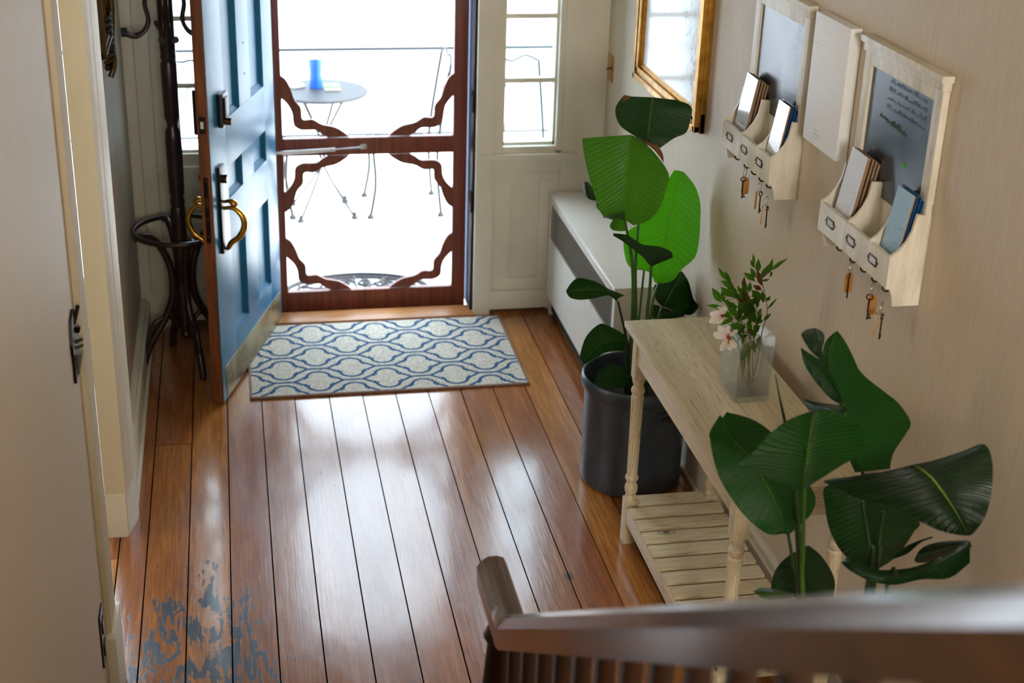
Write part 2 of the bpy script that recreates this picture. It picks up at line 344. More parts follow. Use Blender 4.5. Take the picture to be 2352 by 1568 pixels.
M['rubbermat'] = plain('black_rubber_mat', (30, 36, 46), .6)
M['keypad'] = plain('keypad_black', (22, 22, 26), .2)
M['mirrorglass'] = plain('mirror_glass', (225, 230, 232), .04, 1.0, var=.0)

# ------------------------------------------------------------------ mesh helpers
class MB:
    def __init__(s): s.bm = bmesh.new(); s.kinds = set()
    def face(s, vs):
        try: return s.bm.faces.new(vs)
        except ValueError: return None
    def box(s, a, b, bev=0.0):
        s.kinds.add('flat')
        (x0, y0, z0), (x1, y1, z1) = a, b
        x0, x1 = sorted((x0, x1)); y0, y1 = sorted((y0, y1)); z0, z1 = sorted((z0, z1))
        v = [s.bm.verts.new(p) for p in [(x0,y0,z0),(x1,y0,z0),(x1,y1,z0),(x0,y1,z0),(x0,y0,z1),(x1,y0,z1),(x1,y1,z1),(x0,y1,z1)]]
        fs = [s.face([v[i] for i in f]) for f in [(0,3,2,1),(4,5,6,7),(0,1,5,4),(1,2,6,5),(2,3,7,6),(3,0,4,7)]]
        if bev:
            es = list({e for f in fs for e in f.edges}); bmesh.ops.bevel(s.bm, geom=es, offset=bev, segments=2, affect='EDGES', profile=.7)
        return s
    def obox(s, c, ax, ay, az, bev=0.0):
        s.kinds.add('flat')
        c, ax, ay, az = Vector(c), Vector(ax), Vector(ay), Vector(az)
        v = [s.bm.verts.new(c+i*ax+j*ay+k*az) for k in (-1, 1) for i, j in ((-1,-1),(1,-1),(1,1),(-1,1))]
        fs = [s.face([v[i] for i in f]) for f in [(0,3,2,1),(4,5,6,7),(0,1,5,4),(1,2,6,5),(2,3,7,6),(3,0,4,7)]]
        if bev:
            es = list({e for f in fs for e in f.edges}); bmesh.ops.bevel(s.bm, geom=es, offset=bev, segments=2, affect='EDGES')
        return s
    def tube(s, pts, r, seg=10, closed=False, flat=1.0):
        s.kinds.add('tube')
        pts = [Vector(p) for p in pts]; n = len(pts); rs = r if isinstance(r, (list, tuple)) else [r]*n
        rings = []; ref = None
        for i, p in enumerate(pts):
            if closed: t = pts[(i+1) % n]-pts[i-1]
            else: t = pts[min(i+1, n-1)]-pts[max(i-1, 0)]
            t.normalize()
            if ref is None: ref = t.orthogonal().normalized()
            a = (ref - t*ref.dot(t)).normalized(); ref = a; b = t.cross(a)
            rings.append([s.bm.verts.new(p + rs[i]*(math.cos(q)*a + flat*math.sin(q)*b)) for q in [2*PI*j/seg for j in range(seg)]])
        m = n if closed else n-1
        for i in range(m):
            A, B = rings[i], rings[(i+1) % n]
            for j in range(seg): s.face([A[j], A[(j+1) % seg], B[(j+1) % seg], B[j]])
        if not closed:
            s.face(rings[0][::-1]); s.face(rings[-1])
        return s
    def lathe(s, c, prof, seg=28, closed=False):
        s.kinds.add('lathe')
        c = Vector(c); rings = [[s.bm.verts.new(c+Vector((r*math.cos(2*PI*j/seg), r*math.sin(2*PI*j/seg), z))) for j in range(seg)] for r, z in prof]
        for A, B in zip(rings, rings[1:]+([rings[0]] if closed else [])):
            for j in range(seg): s.face([A[j], A[(j+1) % seg], B[(j+1) % seg], B[j]])
        if not closed:
            if prof[0][0] > 1e-4: s.face(rings[0][::-1])
            if prof[-1][0] > 1e-4: s.face(rings[-1])
        return s
    def prism(s, poly, off):                      # poly: 3D points of one face, off: extrusion vector
        off = Vector(off); a = [s.bm.verts.new(p) for p in poly]; b = [s.bm.verts.new(Vector(p)+off) for p in poly]; n = len(a)
        s.face(a[::-1]); s.face(b)
        for i in range(n): s.face([a[i], a[(i+1) % n], b[(i+1) % n], b[i]])
        return s
    def band(s, L, Rr, off):                      # strip between two polylines, extruded
        off = Vector(off); n = len(L)
        v = [[s.bm.verts.new(p) for p in q] for q in (L, Rr, [Vector(p)+off for p in L], [Vector(p)+off for p in Rr])]
        for i in range(n-1):
            s.face([v[0][i], v[0][i+1], v[1][i+1], v[1][i]]); s.face([v[2][i], v[3][i], v[3][i+1], v[2][i+1]])
            s.face([v[0][i], v[2][i], v[2][i+1], v[0][i+1]]); s.face([v[1][i], v[1][i+1], v[3][i+1], v[3][i]])
        for i in (0, n-1): s.face([v[0][i], v[1][i], v[3][i], v[2][i]])
        return s
    def grid(s, rows, uvs=None):
        uvl = s.bm.loops.layers.uv.verify(); V = [[s.bm.verts.new(p) for p in r] for r in rows]; n, m = len(V), len(V[0])
        for i in range(n-1):
            for j in range(m-1):
                f = s.face([V[i][j], V[i][j+1], V[i+1][j+1], V[i+1][j]])
                if f:
                    for lp, (a, b) in zip(f.loops, ((i, j), (i, j+1), (i+1, j+1), (i+1, j))): lp[uvl].uv = (b/(m-1), a/(n-1))
        return s
    def build(s, name, mat, parent=None, smooth=35):
        base = Vector((0, 0, 0)); p = parent
        while p is not None: base += p.location; p = p.parent
        bmesh.ops.recalc_face_normals(s.bm, faces=s.bm.faces[:])
        me = bpy.data.meshes.new(name); 
        o = bpy.data.objects.new(name, me); COL.objects.link(o)
        if parent is None:
            vs = [v.co for v in s.bm.verts]; base = Vector(((min(v.x for v in vs)+max(v.x for v in vs))/2, (min(v.y for v in vs)+max(v.y for v in vs))/2, min(v.z for v in vs))) if s.__dict__.get('rebase') else Vector((0, 0, 0))
            o.location = base
        for v in s.bm.verts: v.co -= base
        s.bm.to_mesh(me); s.bm.free(); me.materials.append(M[mat] if isinstance(mat, str) else mat)
        if smooth == 35: smooth = 18 if s.kinds == {'flat'} else (60 if 'tube' in s.kinds else 35)
        if 'lathe' in s.kinds and 'flat' in s.kinds: smooth = 26
        if smooth:
            me.shade_smooth(); me.set_sharp_from_angle(angle=math.radians(smooth))
        o.parent = parent; return o
def tag(o, label=None, cat=None, group=None, kind=None):
    for k, v in (('label', label), ('category', cat), ('group', group), ('kind', kind)):
        if v: o[k] = v
    return o
def thing(name, loc, label, cat, group=None):
    o = bpy.data.objects.new(name, None); COL.objects.link(o); o.location = loc; o.empty_display_size = .1
    return tag(o, label, cat, group)
def struct(name, mb, mat, parent=None, smooth=35):
    o = mb.build(name, mat, parent, smooth)
    if parent is None: o['kind'] = 'structure'
    return o
def copy_tree(o, parent=None):
    c = o.copy(); COL.objects.link(c); c.parent = parent
    for ch in list(o.children): copy_tree(ch, c)
    return c
def smoothpath(pts, n=6):
    P = [Vector(p) for p in pts]; out = []
    for i in range(len(P)-1):
        p0, p1, p2, p3 = P[max(i-1, 0)], P[i], P[i+1], P[min(i+2, len(P)-1)]
        for k in range(n):
            t = k/n; out.append(.5*((2*p1)+(-p0+p2)*t+(2*p0-5*p1+4*p2-p3)*t*t+(-p0+3*p1-3*p2+p3)*t**3))
    return out+[P[-1]]
def B(a, b, bev=0.0): return MB().box(a, b, bev)

# ------------------------------------------------------------------ the room shell
XL, XR, YD, CE = -.45, 1.655, 6.28, 3.05
edges = [-.45, -.357, -.219, -.082, .056, .190, .332, .470, .607, .744, .882, 1.02, 1.157, 1.295, 1.433, 1.57, 1.655]
fb = MB()
joints = {10: [3.05], 3: [], 13: [4.4], 1: [5.1], 14: [2.9]}
for i in range(len(edges)-1):
    ys = [-1.9]+joints.get(i, [])+[6.30]
    for a, b in zip(ys, ys[1:]):
        g = .0022; fb.box((edges[i]+g, a+g, -.03), (edges[i+1]-g, b-g, R.uniform(-.0008, .0008)))
struct('floor', fb, 'floor', None, 0)
struct('floor', B((-2.6, -1.9, -.08), (1.8, 6.44, -.031)), 'black')
fb = MB()
for i in range(12):
    fb.box((-2.6, 3.3+i*.2, -.03), (-.452, 3.498+i*.2, .001), .001)
struct('floor', fb, 'floor2')
struct('ceiling', B((-2.6, -1.9, CE), (1.8, 6.4, CE+.1)), 'ceiling')
# left wall: near piece, header and far piece around the doorway to the side room
wl = MB(); wl.box((-.485, -1.9, 0), (-.415, 3.62, CE)); wl.box((-.485, 3.62, 2.25), (-.43, 4.46, CE)); wl.box((-.4885, 4.46, 0), (XL, YD, CE))
struct('wall_left', wl, 'wallpaper')
struct('wall_right', B((XR, -1.9, 0), (XR+.14, 6.42, CE)), 'wallpaper')
wb = MB(); wb.box((-2.6, -1.98, 0), (1.8, -1.9, 1.75)); wb.box((-2.6, -1.98, 2.9), (1.8, -1.9, CE)); wb.box((-2.6, -1.98, 1.75), (-.3, -1.9, 2.9)); wb.box((1.1, -1.98, 1.75), (1.8, -1.9, 2.9))
struct('wall_back', wb, 'wallpaper')
# side room: plain walls with a window whose daylight shows past the door jamb
sr = MB(); sr.box((-2.68, 3.2, 0), (-2.6, 6.3, CE)); sr.box((-2.6, 3.12, 0), (-.485, 3.2, CE))
sr.box((-2.6, 6.28, 0), (-1.7, 6.36, CE)); sr.box((-1.7, 6.28, 0), (-.485, 6.36, .25)); sr.box((-1.7, 6.28, 2.2), (-.485, 6.36, CE)); sr.box((-.56, 6.28, .25), (-.485, 6.36, 2.2))
struct('wall_side_room', sr, 'cream')

# front wall with door opening and two sidelight openings
DX0, DX1, DTOP = .150, 1.062, 2.06
def front_wall():
    m = MB(); y0, y1 = YD, YD+.10
    xs = [(-.485, -.237), (-.135+.005, DX0), (DX1, 1.19), (1.43, XR)]
    for a, b in xs: m.box((a, y0, 0), (b, y1, CE))
    for a, b in ((-.237, -.13), (1.19, 1.43)):
        m.box((a, y0, 0), (b, y1, .812)); m.box((a, y0, 2.0), (b, y1, CE))
    m.box((DX0, y0, DTOP), (DX1, y1, CE))
    return m
struct('wall_front', front_wall(), 'cream')
# applied boards, sidelight casings and wainscot panels
tr = MB()
tr.box((1.064, 6.238, 0), (1.142, YD, 2.14), .003)                    # door casing, right
tr.box((1.459, 6.250, .0), (XR, YD, 2.14), .003)                      # outer board
tr.box((1.142, 6.250, .781), (1.187, YD, 2.14), .002); tr.box((1.432, 6.250, .79), (1.459, YD, 2.14), .002); tr.box((1.187, 6.250, .775), (1.432, YD, .812), .002)
tr.box((1.142, 6.250, .697), (1.459, YD, .775), .002)                 # rail below the sill
tr.box((1.129, 6.244, .022), (XR, YD, .112), .002)                    # base rail
for a, b in ((1.142, 1.150),): tr.box((a, 6.250, .112), (b, YD, .697))
tr.box((1.145, 6.267, .17), (1.233, YD, .64), .001); tr.box((1.368, 6.267, .17), (1.459, YD, .64), .001)
tr.box((1.145, 6.267, .112), (1.459, YD, .17), .001); tr.box((1.145, 6.267, .64), (1.459, YD, .697), .001)
struct('trim_1', tr, 'cream')
tr = MB()
for a, b in ((-.449, -.402), (-.400, -.338), (-.336, -.285)): tr.box((a, 6.264, .0), (b, YD, 2.14), .002)
tr.box((-.285, 6.264, .775), (-.237, YD, 2.14), .002); tr.box((-.13, 6.262, 0), (DX0-.02, YD, 2.14), .002); tr.box((-.237, 6.262, .775), (-.13, YD, .812), .002)
tr.box((-.285, 6.262, .655), (-.13, YD, .775), .002); tr.box((-.449, 6.256, .03), (.13, YD, .165), .002)
tr.box((-.285, 6.27, .165), (-.2, YD, .655), .002)
tr.box((-.2, 6.27, .165), (-.13, YD, .2), .002); tr.box((-.2, 6.27, .61), (-.13, YD, .655), .002)
struct('trim_2', tr, 'cream')
tr = MB(); tr.box((1.096, 6.225, .753), (1.520, 6.262, .781), .004); struct('trim_3', tr, 'cream')      # sill shelf right
tr = MB(); tr.box((-.345, 6.232, .735), (.08, 6.262, .762), .004); struct('trim_4', tr, 'cream')
tr = MB(); tr.box((1.129, 6.268, 0), (1.42, YD, .022), .002); tr.box((-.405, 6.266, 0), (.14, YD, .03), .002); struct('trim_5', tr, 'shoe')
# blue jamb, dark weather strip
jb = MB(); jb.box((1.056, 6.30, 0), (1.064, 6.56, 2.06)); jb.box((DX0-.004, 6.30, 0), (DX0+.004, 6.56, 2.06)); jb.box((DX0, 6.30, 2.052), (DX1, 6.56, 2.06)); 
jb.box((1.062, 6.38, 0), (1.16, 6.56, 2.2)); jb.box((.05, 6.38, 0), (DX0, 6.56, 2.2)); jb.box((.05, 6.38, 2.06), (1.16, 6.56, 2.2))
struct('trim_6', jb, 'jamb')
ws = MB(); ws.box((1.052, 6.262, 0), (1.064, 6.31, 2.06), .002)
for z in (.55, 1.02, 1.6): ws.box((1.046, 6.262, z-.05), (1.058, 6.30, z+.05), .001)
struct('trim_7', ws, 'bronze')
struct('trim_8', B((DX0-.01, 6.205, -.02), (1.068, 6.33, .018), .004), 'threshold')
# doorway casing in the left wall: near casing, far reveal, fluted casing, plinth blocks
c1 = MB(); c1.box((-.415, 3.49, .26), (-.400, 3.635, 2.35), .002); c1.box((-.485, 3.62, 0), (-.403, 3.637, 2.25)); struct('trim_9', c1, 'casing')
c1 = MB(); c1.box((-.415, 3.46, 0), (-.388, 3.645, .262), .004); struct('trim_10', c1, 'white_trim')
c1 = MB(); c1.box((-.4885, 4.441, 0), (-.420, 4.470, 2.25)); struct('trim_11', c1, 'casing')
flute = [(-.4205, 4.441), (-.413, 4.462), (-.417, 4.468), (-.412, 4.482), (-.405, 4.506), (-.409, 4.512), (-.4035, 4.527), (-.397, 4.552), (-.401, 4.558), (-.392, 4.60), (-.452, 4.60), (-.452, 4.452)]
c1 = MB().prism([(a, b, .165) for a, b in flute], (0, 0, 2.1))
struct('trim_12', c1, 'white_trim', None, 3)
struct('trim_13', MB().prism([(-.49, 4.438, 0), (-.422, 4.438, 0), (-.395, 4.56, 0), (-.395, 4.60, 0), (-.46, 4.60, 0)], (0, 0, .168)), 'white_trim')
bb = MB(); bb.box((XL, 4.60, 0), (-.412, YD, .13), .002); bb.box((XL, 4.60, .13), (-.425, YD, .15), .004); bb.box((-.412, 4.60, 0), (-.398, YD, .022), .004); struct('baseboard_left', bb, 'white_trim')
bb = MB(); bb.box((1.615, 1.9, 0), (XR, 5.0, .125), .002); bb.box((1.628, 1.9, .125), (XR, 5.0, .148), .004); bb.box((1.603, 1.9, 0), (1.615, 5.0, .02), .004); struct('baseboard_right', bb, 'white_trim')

# sidelight windows
def sidelight(name, x0, x1, bars, top=2.0):
    z0 = .812; fr = MB(); y0, y1 = 6.285, 6.325
    fr.box((x0, y0, z0), (x0+.012, y1, top)); fr.box((x1-.012, y0, z0), (x1, y1, top)); fr.box((x0, y0, z0), (x1, y1, z0+.012)); fr.box((x0, y0, top-.012), (x1, y1, top))
    o = struct(name, fr, 'cream')
    for b in bars: B((x0+.01, y0+.006, b-.011), (x1-.01, y1-.004, b+.011), .002).build('glazing_bar', 'cream', o)
    B((x0+.004, 6.300, z0+.004), (x1-.004, 6.303, top-.004)).build('glass_pane', 'pane', o)
    return o
sidelight('window_1', 1.186, 1.434, (1.105, 1.392, 1.69))
sidelight('window_2', -.241, -.126, (1.105, 1.392, 1.69))

# ------------------------------------------------------------------ porch and street
struct('floor_porch', B((-3.5, 6.44, -.1), (5.5, 9.6, -.045)), 'tile')
struct('ground_street', B((-40, 9.6, -.62), (40, 70, -.6)), 'street')
# ------------------------------------------------------------------ door 2: the screen door
sd = tag(thing('door_2', (.6, 6.42, 0), None, None), kind='structure')
Y0, Y1 = 6.40, 6.432
def sbox(n, a, b, bev=.003): return B(a, b, bev).build(n, 'screenwood', sd)
sbox('stile', (.158, Y0, -.03), (.211, Y1, 2.03)); sbox('stile', (.984, Y0, -.03), (1.048, Y1, 2.03))
sbox('bottom_rail', (.211, Y0, -.03), (.984, Y1, .088)); sbox('middle_rail', (.211, Y0, .749), (.984, Y1, .828)); sbox('top_rail', (.211, Y0, 1.94), (.984, Y1, 2.03))
inn = [(862,918),(900,885),(955,852),(1040,830),(1100,795),(1165,792),(1175,715),(1215,660),(1240,585),(1270,525),(1302,498)]
out = [(1000,918),(1040,895),(1080,865),(1130,862),(1180,858),(1222,826),(1230,760),(1240,725),(1258,692),(1280,665),(1303,640)]
def topt(p):
    q = at(600+p[0]/2.94, p[1]/2.94, Y=Y0); return q.x, q.z
br_in = smoothpath([Vector((x, z, 0)) for x, z in map(topt, inn)], 4); br_out = smoothpath([Vector((x, z, 0)) for x, z in map(topt, out)], 4)
def bracket(fx, fz):
    k = lambda q: (fx(q.x), Y0+.005, fz(q.y))
    MB().band([k(q) for q in br_in], [k(q) for q in br_out], (0, .018, 0)).build('scalloped_bracket', 'screenwood', sd)
same = lambda v: v; mir = lambda x: .984+.211-x
zt = lambda z: .088+(z-.828)*.93; zf = lambda z: .749-(z-.828)*.93
for fz in (same, zt, zf, lambda z: 1.94-(z-.828)):
    bracket(same, fz); bracket(mir, fz)
B((.205, 6.4345, .08), (.99, 6.4355, .76)).build('insect_screen', 'screen', sd); B((.205, 6.4345, .82), (.99, 6.4355, 1.95)).build('insect_screen', 'screen', sd)
cl = MB().tube([(.13, 6.335, .782), (.44, 6.352, .79)], .009, 12).build('door_closer', 'steel', sd)
MB().tube([(.44, 6.352, .79), (.58, 6.375, .792)], .004, 8).build('closer_rod', 'steel', cl)
B((.555, 6.372, .782), (.585, 6.402, .802), .003).build('closer_bracket', 'steel', cl)

# ------------------------------------------------------------------ door 1: the open blue door (built in its own frame: x along the leaf, y into the hall side, then swung)
ang = math.atan2(5.413-6.28, -.095-.175)
dr = tag(thing('door_1', (.175, 6.28, 0), None, None), kind='structure')
H, WD, T = 2.03, .905, .046
def dpart(mb, name, mat, parent=None): 
    for v in mb.bm.verts: v.co += dr.location           # build() subtracts it again: coordinates stay local
    return mb.build(name, mat, parent or dr)
rails = [(.012, .245), (.64, .815), (.945, 1.137), (1.90, 2.03)]; stiles = [(.0, .152), (.345, .505), (.702, WD)]
pan = [(.245, .64), (.815, .945), (1.137, 1.90)]
# local y: 0 = visible face plane, negative = hidden face.  The leaf turns clockwise so its visible face looks to +X
yv = 0.0; yh = -T
b_ = MB()
for a, b in stiles[::2]: b_.box((a, yh, .012), (b, yv, H), .0015)
for z0, z1 in pan: b_.box((stiles[1][0], yh, z0), (stiles[1][1], yv, z1), .0015)
for z0, z1 in rails: b_.box((.152, yh, z0), (.702, yv, z1), .0015)
dpart(b_, 'door_frame', 'blue')
for z0, z1 in pan:
    for x0, x1 in ((.152, .345), (.505, .702)):
        b_ = MB(); b_.box((x0, yh+.012, z0), (x1, yh+.026, z1))
        n_ = 3
        for k in range(n_): 
            e = .006*k; d = yh+.026+.004*(n_-k)
            for q in ((x0+e, z0+e, x1-e, z0+e+.006), (x0+e, z1-e-.006, x1-e, z1-e), (x0+e, z0+e, x0+e+.006, z1-e), (x1-e-.006, z0+e, x1-e, z1-e)):
                b_.box((q[0], yh+.02, q[1]), (q[2], d, q[3]))
        dpart(b_, 'door_panel', 'blue')
dpart(MB().box((WD-.0005, yh+.001, .012), (WD+.0025, yv-.002, H), .0008), 'latch_edge', 'edgewood')
e1 = dpart(MB().box((WD+.002, yh+.014, .70), (WD+.0045, yv-.014, .965), .001), 'mortise_lock_faceplate', 'bronze')
b_ = MB()
for z, r in ((.725, .004), (.80, .007), (.95, .004)): b_.box((WD+.004, yh+.023-r, z-r), (WD+.0055, yh+.023+r, z+r), .001)
b_.box((WD+.004, yh+.016, .845), (WD+.008, yh+.03, .885), .002); dpart(b_, 'latch_bolt', 'dark_brass', e1)
e2 = dpart(MB().box((WD+.002, yh+.010, 1.135), (WD+.0045, yv-.010, 1.20), .001), 'deadbolt_faceplate', 'keypad')
dpart(MB().box((WD+.004, yh+.016, 1.155), (WD+.008, yh+.028, 1.182), .002), 'deadbolt', 'paper', e2)
# keypad lock
kp = MB(); kp.box((.726, 0, 1.128), (.800, .024, 1.262), .012); kp = dpart(kp, 'keypad_lock', 'keypad')
b_ = MB(); b_.box((.740, .022, 1.165), (.786, .030, 1.245), .006); dpart(b_, 'keypad_cover', 'bronze', kp)
b_ = MB(); b_.tube([(.762, .018, 1.148), (.762, .046, 1.148)], .014, 16); dpart(b_, 'thumb_knob', 'dark_brass', kp)
b_ = MB(); b_.box((.72, yh-.045, 1.10), (.815, yh, 1.275), .01); dpart(b_, 'inner_lock_housing', 'keypad')
# handle sets on both faces
def handleset(side, name):
    s_ = 1 if side > 0 else -1; y = 0 if side > 0 else yh
    f = lambda d: y+s_*d
    pl = MB(); pl.box((.775, f(0), .633), (.842, f(.012), .985), .004); pl = dpart(pl, name, 'bronze')
    t = MB(); pts = smoothpath([(.808, f(.010), .812), (.808, f(.05), .815), (.808, f(.082), .785), (.808, f(.090), .745), (.808, f(.07), .70), (.808, f(.035), .672), (.808, f(.022), .650), (.808, f(.014), .642)], 5)
    t.tube(pts, [.006+.005*math.sin(PI*i/(len(pts)-1)) for i in range(len(pts))], 12, flat=1.2); dpart(t, 'door_handle', 'brass', pl)
    t = MB(); t.tube(smoothpath([(.808, f(.01), .838), (.808, f(.035), .843), (.808, f(.052), .835), (.808, f(.058), .822)], 4), [.004, .004, .0045, .005, .006, .007, .008, .0085, .009, .009, .008, .007, .004], 10, flat=1.6); dpart(t, 'thumb_latch', 'brass', pl)
    t = MB(); t.tube([(.808, f(.010), .932), (.808, f(.032), .932)], .017, 18); dpart(t, 'lock_cylinder', 'dark_brass', pl)
handleset(1, 'handle_plate'); handleset(-1, 'handle_plate')
kk = MB(); kk.box((.028, 0, .018), (.862, .0018, .152), .0004); kk = dpart(kk, 'kick_plate', 'kick')
b_ = MB()
for i in range(6):
    for z in (.028, .142): b_.tube([(.045+i*.16, .001, z), (.045+i*.16, .0035, z)], .0028, 8)
dpart(b_, 'screws', 'bronze', kk)
b_ = MB(); b_.tube([(.42, -.001, 1.378), (.42, .0012, 1.378)], .004, 8); b_.tube([(.422, -.001, 1.254), (.422, .0012, 1.254)], .004, 8); dpart(b_, 'peg_holes', 'black')
dr.rotation_euler = (0, 0, ang)

# ------------------------------------------------------------------ rug
rg = B((.016, 5.458, 0.0012), (1.175, 6.197, .010), .003); ro = rg.build('doormat_rug', 'rug')
tag(ro, 'cream rug with blue quatrefoil trellis pattern lying inside the front door', 'rug')
b_ = MB()
for a, b in (((.010, 5.452, .0012), (1.181, 5.462, .0105)), ((.010, 6.193, .0012), (1.181, 6.203, .0105)), ((.010, 5.452, .0012), (.020, 6.203, .0105)), ((1.171, 5.452, .0012), (1.181, 6.203, .0105))): b_.box(a, b, .003)
b_.build('rug_binding', 'rugedge', ro)

# ------------------------------------------------------------------ coat stand
cs = thing('coat_stand', (-.245, 5.86, 0), 'dark bentwood coat stand with umbrella ring in the corner behind the blue door', 'coat stand')
C_ = Vector((-.245, 5.86, 0))
MB().lathe(C_, [(.0, .118), (.016, .12), (.020, .135), (.012, .15), (.026, .165), (.028, .36), (.022, .375), (.022, .39), (.030, .405), (.030, .70), (.026, .71), (.030, .725), (.030, .735), (.026, .75), (.031, .77), (.033, .98), (.030, 1.03), (.022, 1.045), (.022, 1.06), (.030, 1.085), (.032, 1.30), (.026, 1.315), (.031, 1.33), (.027, 1.345), (.030, 1.36), (.030, 1.80), (.02, 1.86), (.028, 1.9), (.0, 1.93)], 22).build('pole', 'bentwood', cs)
MB().tube([C_+Vector((.187*math.cos(a), .187*math.sin(a), .605)) for a in [2*PI*k/48 for k in range(48)]], .011, 10, closed=True).build('umbrella_ring', 'bentwood', cs)
for k in range(4):
    a = math.radians(200+90*k); d = Vector((math.cos(a), math.sin(a), 0))
    pts = smoothpath([C_+d*r_+Vector((0, 0, z)) for r_, z in ((.195, .592), (.15, .60), (.095, .56), (.055, .47), (.043, .38), (.055, .29), (.10, .20), (.155, .12), (.19, .03), (.192, .001))], 5)
    MB().tube(pts, .0155, 10).build('leg', 'bentwood', cs)
    pts = smoothpath([C_+d*r_+Vector((0, 0, z)) for r_, z in ((.03, .17), (.05, .215), (.10, .225), (.145, .19), (.17, .10))], 5)
    MB().tube(pts, .010, 8).build('brace', 'bentwood', cs)
for k in range(4):
    a = math.radians(185+90*k); d = Vector((math.cos(a), math.sin(a), 0)); e = Vector((-math.sin(a), math.cos(a), 0))
    for s_ in (-.018, .018):
        pts = smoothpath([C_+d*r_+e*(s_*q)+Vector((0, 0, z)) for r_, z, q in ((.03, 1.66, .3), (.06, 1.60, .5), (.075, 1.54, .6), (.065, 1.475, .7), (.085, 1.43, .9), (.12, 1.415, 1.2), (.155, 1.428, 1.5))], 5)
        h_ = MB().tube(pts, .0085, 8).build('coat_hook', 'bentwood', cs)
        q = C_+d*.16+e*(s_*1.5)+Vector((0, 0, 1.43)); MB().tube([q-d*.012, q+d*.012], .012, 10).build('hook_tip', 'iron', h_)

# ------------------------------------------------------------------ gilt mirror on the left wall
mi = thing('wall_mirror', (-.45, 5.28, 1.45), 'antique mirror in ornate dark gilt frame on the left wall', 'mirror')
fx0 = -.449
my0, my1, mz0, mz1 = 5.02, 5.48, 1.50, 2.25
b_ = MB(); 
for k, (w0, w1, t_) in enumerate(((.0, .05, .018), (.008, .036, .030), (.014, .024, .038))):
    for a, b in (((my0+w0, mz0+w0), (my1-w0, mz0+w1)), ((my0+w0, mz1-w1), (my1-w0, mz1-w0)), ((my0+w0, mz0+w0), (my0+w1, mz1-w0)), ((my1-w1, mz0+w0), (my1-w0, mz1-w0))):
        b_.box((fx0, a[0], a[1]), (fx0+t_, b[0], b[1]), .003)
b_.build('frame', 'dark_brass', mi)
B((fx0, my0+.04, mz0+.04), (fx0+.009, my1-.04, mz1-.04)).build('mirror_glass', 'mirrorglass', mi)
b_ = MB()
for k in range(9):
    z = 1.40+.022*k; b_.tube(smoothpath([(fx0+.004, my1-.12-.01*k, z), (fx0+.035, my1-.10-.008*(k % 3), z+.012), (fx0+.02, my1-.06, z+.03)], 3), .010-.0006*k, 7)
b_.tube(smoothpath([(fx0+.02, my1-.14, 1.375), (fx0+.035, my1-.12, 1.42), (fx0+.03, my1-.06, 1.50), (fx0+.036, my1-.05, 1.62), (fx0+.03, my1-.05, 1.72)], 5), .011, 8)
b_.build('carved_ornament', 'dark_brass', mi)

# ------------------------------------------------------------------ metal plates on the near left wall
sp = thing('light_switch', (-.415, 3.40, 1.10), 'dark cast metal light switch plate on the left wall beside the doorway trim', 'switch')
x = -.415
MB().prism([(x, 3.345, 1.095), (x, 3.46, 1.095), (x, 3.47, 1.14), (x, 3.455, 1.20), (x, 3.47, 1.235), (x, 3.42, 1.262), (x, 3.36, 1.255), (x, 3.335, 1.20), (x, 3.35, 1.14)], (.007, 0, 0)).build('plate', 'bronze', sp)
for z in (1.168, 1.184): MB().tube([(x+.004, 3.40, z-.004), (x+.024, 3.405, z+.004)], .0038, 8).build('toggle', 'bronze', sp)
b_ = MB().prism([(x+.006, 3.38, 1.155), (x+.022, 3.38, 1.155), (x+.010, 3.385, 1.10), (x+.006, 3.385, 1.10)], (0, .03, 0)); b_.build('sculpted_base', 'steel', sp)
b_ = MB().tube([(x+.005, 3.41, 1.225), (x+.016, 3.44, 1.262)], .005, 8); b_.tube([(x+.01, 3.42, 1.2), (x+.013, 3.42, 1.215)], .007, 8); b_.build('finial', 'bronze', sp)
oo = thing('wall_outlet', (-.415, 3.38, .25), 'small dark metal outlet cover low on the left wall', 'outlet')
B((x, 3.345, .25), (x+.005, 3.42, .41), .002).build('plate', 'bronze', oo)
for z in (.295, .365): B((x+.005, 3.362, z-.018), (x+.009, 3.402, z+.018), .002).build('socket', 'dark_brass', oo)
so = thing('light_switch', (XR, 6.18, 1.12), 'small brass switch plate on the right wall near the front corner', 'switch')
B((XR-.006, 6.145, 1.122), (XR, 6.222, 1.238), .002).build('plate', 'brass', so)
MB().tube([(XR-.004, 6.183, 1.182), (XR-.022, 6.183, 1.176)], [.006, .004], 8).build('toggle', 'keypad', so)

# ------------------------------------------------------------------ radiator cover
rc = thing('radiator_cover', (1.53, 5.6, 0), 'white metal radiator cover with woven grille along the right wall', 'radiator cover')
RX, RY0, RY1 = 1.413, 5.03, 6.235
B((RX-.006, RY0-.008, .575), (XR-.002, RY1, .60), .006).build('top', 'radiator', rc)
b_ = MB(); b_.box((RX, RY0, .09), (RX+.012, RY1, .385)); b_.box((RX, RY0, .385), (RX+.012, RY0+.035, .575)); b_.box((RX, RY1-.03, .385), (RX+.012, RY1, .575)); b_.box((RX, RY0+.035, .55), (RX+.012, RY1-.03, .575))
b_.build('front_panel', 'radiator', rc)
B((RX+.012, RY0, .03), (XR-.004, RY0+.012, .575)).build('end_panel', 'radiator', rc)
for y in (RY0+.014, RY1-.03): B((RX+.0125, y, .0), (RX+.034, y+.026, .574)).build('leg', 'radiator', rc)
B((RX+.02, RY0+.02, .02), (XR-.01, RY1-.01, .55)).build('radiator_core', 'black', rc)
g = MB(); y = RY0+.035; k = 0
while y < RY1-.03:
    g.box((RX+.003, y, .385), (RX+.006, y+.0024, .55)); y += .0215
for i in range(18): g.box((RX+.005, RY0+.035, .385+i*.0094), (RX+.0065, RY1-.03, .3861+i*.0094))
